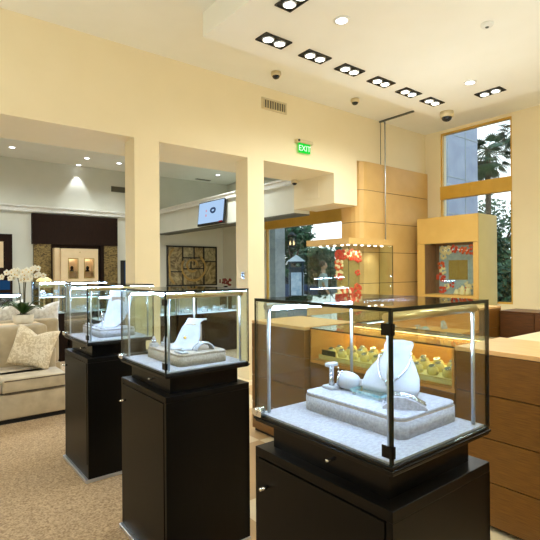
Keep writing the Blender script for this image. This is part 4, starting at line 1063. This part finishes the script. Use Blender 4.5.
t = thing('kiosk', 'dark teal poster kiosk with pointed roof outside the storefront', 'kiosk', (12, 13.55, -.05))
cx, cy = 12.0, 13.55
KR = Matrix.Translation((cx, cy, -.05)) @ Matrix.Rotation(-.75, 4, 'Z')
b = MB(); b.box(-.27, .27, -.27, .27, 0, 1.55, .01, M=KR); b.build('body', M['kiosk'], t)
b = MB(); b.box(-.34, .34, -.34, .34, 1.55, 1.62, M=KR); b.box(-.30, .30, -.30, .30, 1.78, 1.84, M=KR)
for sx in (-1, 1):
    for sy in (-1, 1): b.box(sx * .25 - .03, sx * .25 + .03, sy * .25 - .03, sy * .25 + .03, 1.62, 1.78, M=KR)
b.build('cornice', M['kiosk'], t)
b = MB(); b.lathe([(.50, 0), (.02, .26)], (0, 0, 0), 4); bmesh.ops.transform(b.bm, matrix=KR @ Matrix.Translation((0, 0, 1.84)) @ Matrix.Rotation(PI / 4, 4, 'Z'), verts=b.bm.verts[:])
for f in b.bm.faces: f.smooth = False
b.build('roof', M['concrete'], t)
for k in range(4):
    b = MB(); b.box(-.20, .20, -.285, -.27, .55, 1.42, M=KR @ Matrix.Rotation(k * PI / 2, 4, 'Z')); b.build('poster', M['poster'], t)
t = thing('hanging_lantern', 'lit lantern hanging outside above the kiosk', 'lantern', (8.6, 9.888, 2.1))
lx, ly = 8.6, 9.888
b = MB(); b.cyl((lx, ly, 2.50), (lx, ly, 3.6), .008, n=6); b.build('chain', M['black'], t)
b = MB(); b.lathe([(.16, 2.40), (.10, 2.46), (.03, 2.52)], (lx, ly, 0), 6); b.build('cap', M['black'], t)
b = MB(); b.lathe([(.095, 2.14), (.12, 2.40)], (lx, ly, 0), 6); b.build('lamp_glass', glass_mat('lantern_glass', (235, 235, 228), .06), t)
for s in (-.05, .05):
    b = MB(); b.lathe([(.02, 2.16), (.026, 2.22), (.006, 2.28)], (lx + s * .7, ly - s * .7, 0), 10); b.build('bulb', M['lantern'], t)
b = MB()
for k in range(6):
    a = 2 * PI * k / 6; b.tube([(lx + .10 * math.cos(a), ly + .10 * math.sin(a), 2.12), (lx + .125 * math.cos(a), ly + .125 * math.sin(a), 2.41)], .007, 4)
b.lathe([(.11, 2.10), (.10, 2.14)], (lx, ly, 0), 6); b.build('cage', M['black'], t)

def car(x, y, rz, m, label):
    t = thing('car', label, 'car', (x, y, -.05), rz, group='cars parked outside', world=False)
    side = [(-2.1, .30), (2.1, .30), (2.15, .62), (2.0, .80), (1.15, .92), (-1.9, .95), (-2.15, .75)]
    b = MB(); b.prism(side, -.85, .85, M=Matrix.Rotation(PI / 2, 4, 'X')); b.build('body', m, t)
    cab = [(-1.8, .93), (1.05, .92), (.35, 1.40), (-1.2, 1.42)]
    b = MB(); b.prism(cab, -.74, .74, M=Matrix.Rotation(PI / 2, 4, 'X')); b.build('cabin_glass', M['carglass'], t)
    b = MB(); b.box(-1.2, .35, -.74, .74, 1.40, 1.46, .02); b.build('roof', m, t)
    for sx in (-1.35, 1.35):
        for sy in (-.80, .80):
            b = MB(); b.cyl((sx, sy - .1, .32), (sx, sy + .1, .32), .32, n=20); w = b.build('wheel', M['rubber'], t)
            b = MB(); b.cyl((sx, sy - .105, .32), (sx, sy + .105, .32), .18, n=16); b.build('hub', M['steel'], w)
    return t
car(13.0, 16.2, -.75, M['carb'], 'dark blue car parked left of the kiosk')
car(17.2, 13.4, -.75, M['carw'], 'silver car parked between the kiosk and the person')

# person outside ------------------------------------------------------
def skin_mesh(verts, edges, radii, m, name, parent, sub=2):
    me = bpy.data.meshes.new(name); me.from_pydata([Vector(v) for v in verts], edges, [])
    o = bpy.data.objects.new(name, me); COL.objects.link(o)
    md = o.modifiers.new('skin', 'SKIN'); md.use_smooth_shade = True
    for i, r in enumerate(radii):
        sv = me.skin_vertices[0].data[i]; sv.radius = (r, r) if not isinstance(r, tuple) else r
    me.skin_vertices[0].data[0].use_root = True
    s = o.modifiers.new('sub', 'SUBSURF'); s.levels = sub; s.render_levels = sub
    dg = bpy.context.evaluated_depsgraph_get(); ev = o.evaluated_get(dg); nm = bpy.data.meshes.new_from_object(ev)
    o.modifiers.clear(); o.data = nm; nm.materials.clear(); nm.materials.append(m)
    for p in nm.polygons: p.use_smooth = True
    o.parent = parent
    return o
t = thing('person', 'person in a grey shirt with a shoulder bag standing outside the storefront', 'person', (9.3, 9.37, -.05), .9, world=False)
bv = [(0, 0, .92), (0, 0, 1.10), (0, 0, 1.28), (0, .01, 1.40), (0, .0, 1.50), (0, -.02, 1.58),
      (-.18, .01, 1.37), (-.23, .03, 1.10), (-.20, -.10, .90), (-.19, -.15, .83), (.18, .01, 1.37), (.23, .02, 1.10), (.22, -.06, .86), (.215, -.08, .78),
      (-.09, 0, .88), (-.10, -.02, .50), (-.10, .02, .10), (-.10, -.12, .035), (.09, 0, .88), (.10, .0, .50), (.10, .04, .10), (.10, -.10, .035)]
be = [(0, 1), (1, 2), (2, 3), (3, 4), (4, 5), (3, 6), (6, 7), (7, 8), (8, 9), (3, 10), (10, 11), (11, 12), (12, 13), (0, 14), (14, 15), (15, 16), (16, 17), (0, 18), (18, 19), (19, 20), (20, 21)]
br = [.13, .12, .14, .10, .052, .06, .055, .042, .030, .034, .055, .042, .030, .034, .085, .06, .042, .035, .085, .06, .042, .035]
body = skin_mesh(bv, be, br, M['skin'], 'body', t)
b = MB(); b.ball((0, -.02, 1.63), .10, (.78, .92, 1.12), 14); b.ball((0, -.115, 1.61), .018, (.7, 1, 1), 8); b.ball((-.08, -.01, 1.62), .022, (.4, .8, 1.2), 8); b.ball((.08, -.01, 1.62), .022, (.4, .8, 1.2), 8); b.build('head', M['skin'], t)
b = MB()
for s in (-1, 1): b.ball((s * .03, -.105, 1.64), .010, (1, .5, .7), 8)
b.build('eye', M['clip'], t)
b = MB(); b.ball((0, .005, 1.66), .108, (.82, .95, 1.0), 14); b.bm.verts.ensure_lookup_table()
bmesh.ops.delete(b.bm, geom=[v for v in b.bm.verts if v.co.y < -.05 and v.co.z < 1.69 or v.co.z < 1.58], context='VERTS'); b.build('hair', M['hair'], t)
skin_mesh(bv[:4] + [bv[6], (-.225, .028, 1.14), bv[10], (.225, .02, 1.14)], [(0, 1), (1, 2), (2, 3), (3, 4), (4, 5), (3, 6), (6, 7)], [.15, .145, .16, .115, .078, .062, .078, .062], M['shirt'], 'shirt', t)
skin_mesh([bv[0], bv[14], bv[15], (-.10, .02, .14), bv[18], bv[19], (.10, .04, .14)], [(0, 1), (1, 2), (2, 3), (0, 4), (4, 5), (5, 6)], [.145, .10, .075, .06, .10, .075, .06], M['trouser'], 'trousers', t)
for s, p, q in ((-1, (-.10, .04, .045), (-.10, -.14, .035)), (1, (.10, .06, .045), (.10, -.12, .035))):
    b = MB(); b.tube([p, ((p[0]), (p[1] + q[1]) / 2, .045), q], [.05, .048, .04], 10); b.build('shoe', M['rubber'], t)
for s, w in ((-1, (-.19, -.15, .83)), (1, (.215, -.08, .78))):
    b = MB()
    for k in range(4): b.tube([(w[0], w[1] - .02 + .014 * k, w[2]), (w[0], w[1] - .03 + .016 * k, w[2] - .055), (w[0] - s * .012, w[1] - .035 + .016 * k, w[2] - .085 + .008 * abs(k - 1.5))], [.009, .008, .006], 6)
    b.tube([(w[0] - s * .01, w[1] - .035, w[2] + .01), (w[0] - s * .02, w[1] - .06, w[2] - .03)], [.010, .007], 6); b.build('fingers', M['skin'], t)
b = MB(); b.tube([(-.13, -.10, 1.42), (-.05, -.165, 1.25), (.10, -.17, 1.05), (.20, -.06, .95), (.17, .12, 1.08), (.0, .17, 1.28), (-.12, .09, 1.43)], .014, 6, True); b.build('bag_strap', M['trouser'], t)

# ------------------------------------------------------------------ world and view
wd = bpy.data.worlds.new('world'); SC.world = wd; wd.use_nodes = True
nt = wd.node_tree; nt.nodes.clear()
out = nt.nodes.new('ShaderNodeOutputWorld'); bg = nt.nodes.new('ShaderNodeBackground')
tc = nt.nodes.new('ShaderNodeTexCoord'); sp = nt.nodes.new('ShaderNodeSeparateXYZ'); cr = nt.nodes.new('ShaderNodeValToRGB')
cr.color_ramp.elements[0].position = 0; cr.color_ramp.elements[0].color = rgb(246, 250, 252); cr.color_ramp.elements[0].position = .2
cr.color_ramp.elements[1].position = .6; cr.color_ramp.elements[1].color = rgb(196, 222, 244)
nt.links.new(tc.outputs['Generated'], sp.inputs[0]); nt.links.new(sp.outputs['Z'], cr.inputs[0])
nt.links.new(cr.outputs[0], bg.inputs[0]); bg.inputs[1].default_value = 2.0
nt.links.new(bg.outputs[0], out.inputs[0])
SC.view_settings.view_transform = 'Standard'; SC.view_settings.look = 'None'
SC.view_settings.exposure = 0.08; SC.view_settings.gamma = 1.0; SC.view_settings.use_curve_mapping = False
SC.cycles.use_denoising = True
SC.cycles.transparent_max_bounces = 40
SC.cycles.max_bounces = 10; SC.cycles.diffuse_bounces = 5
SC.cycles.sample_clamp_indirect = 6
for o in bpy.data.objects:
    if '_w' in o: del o['_w']
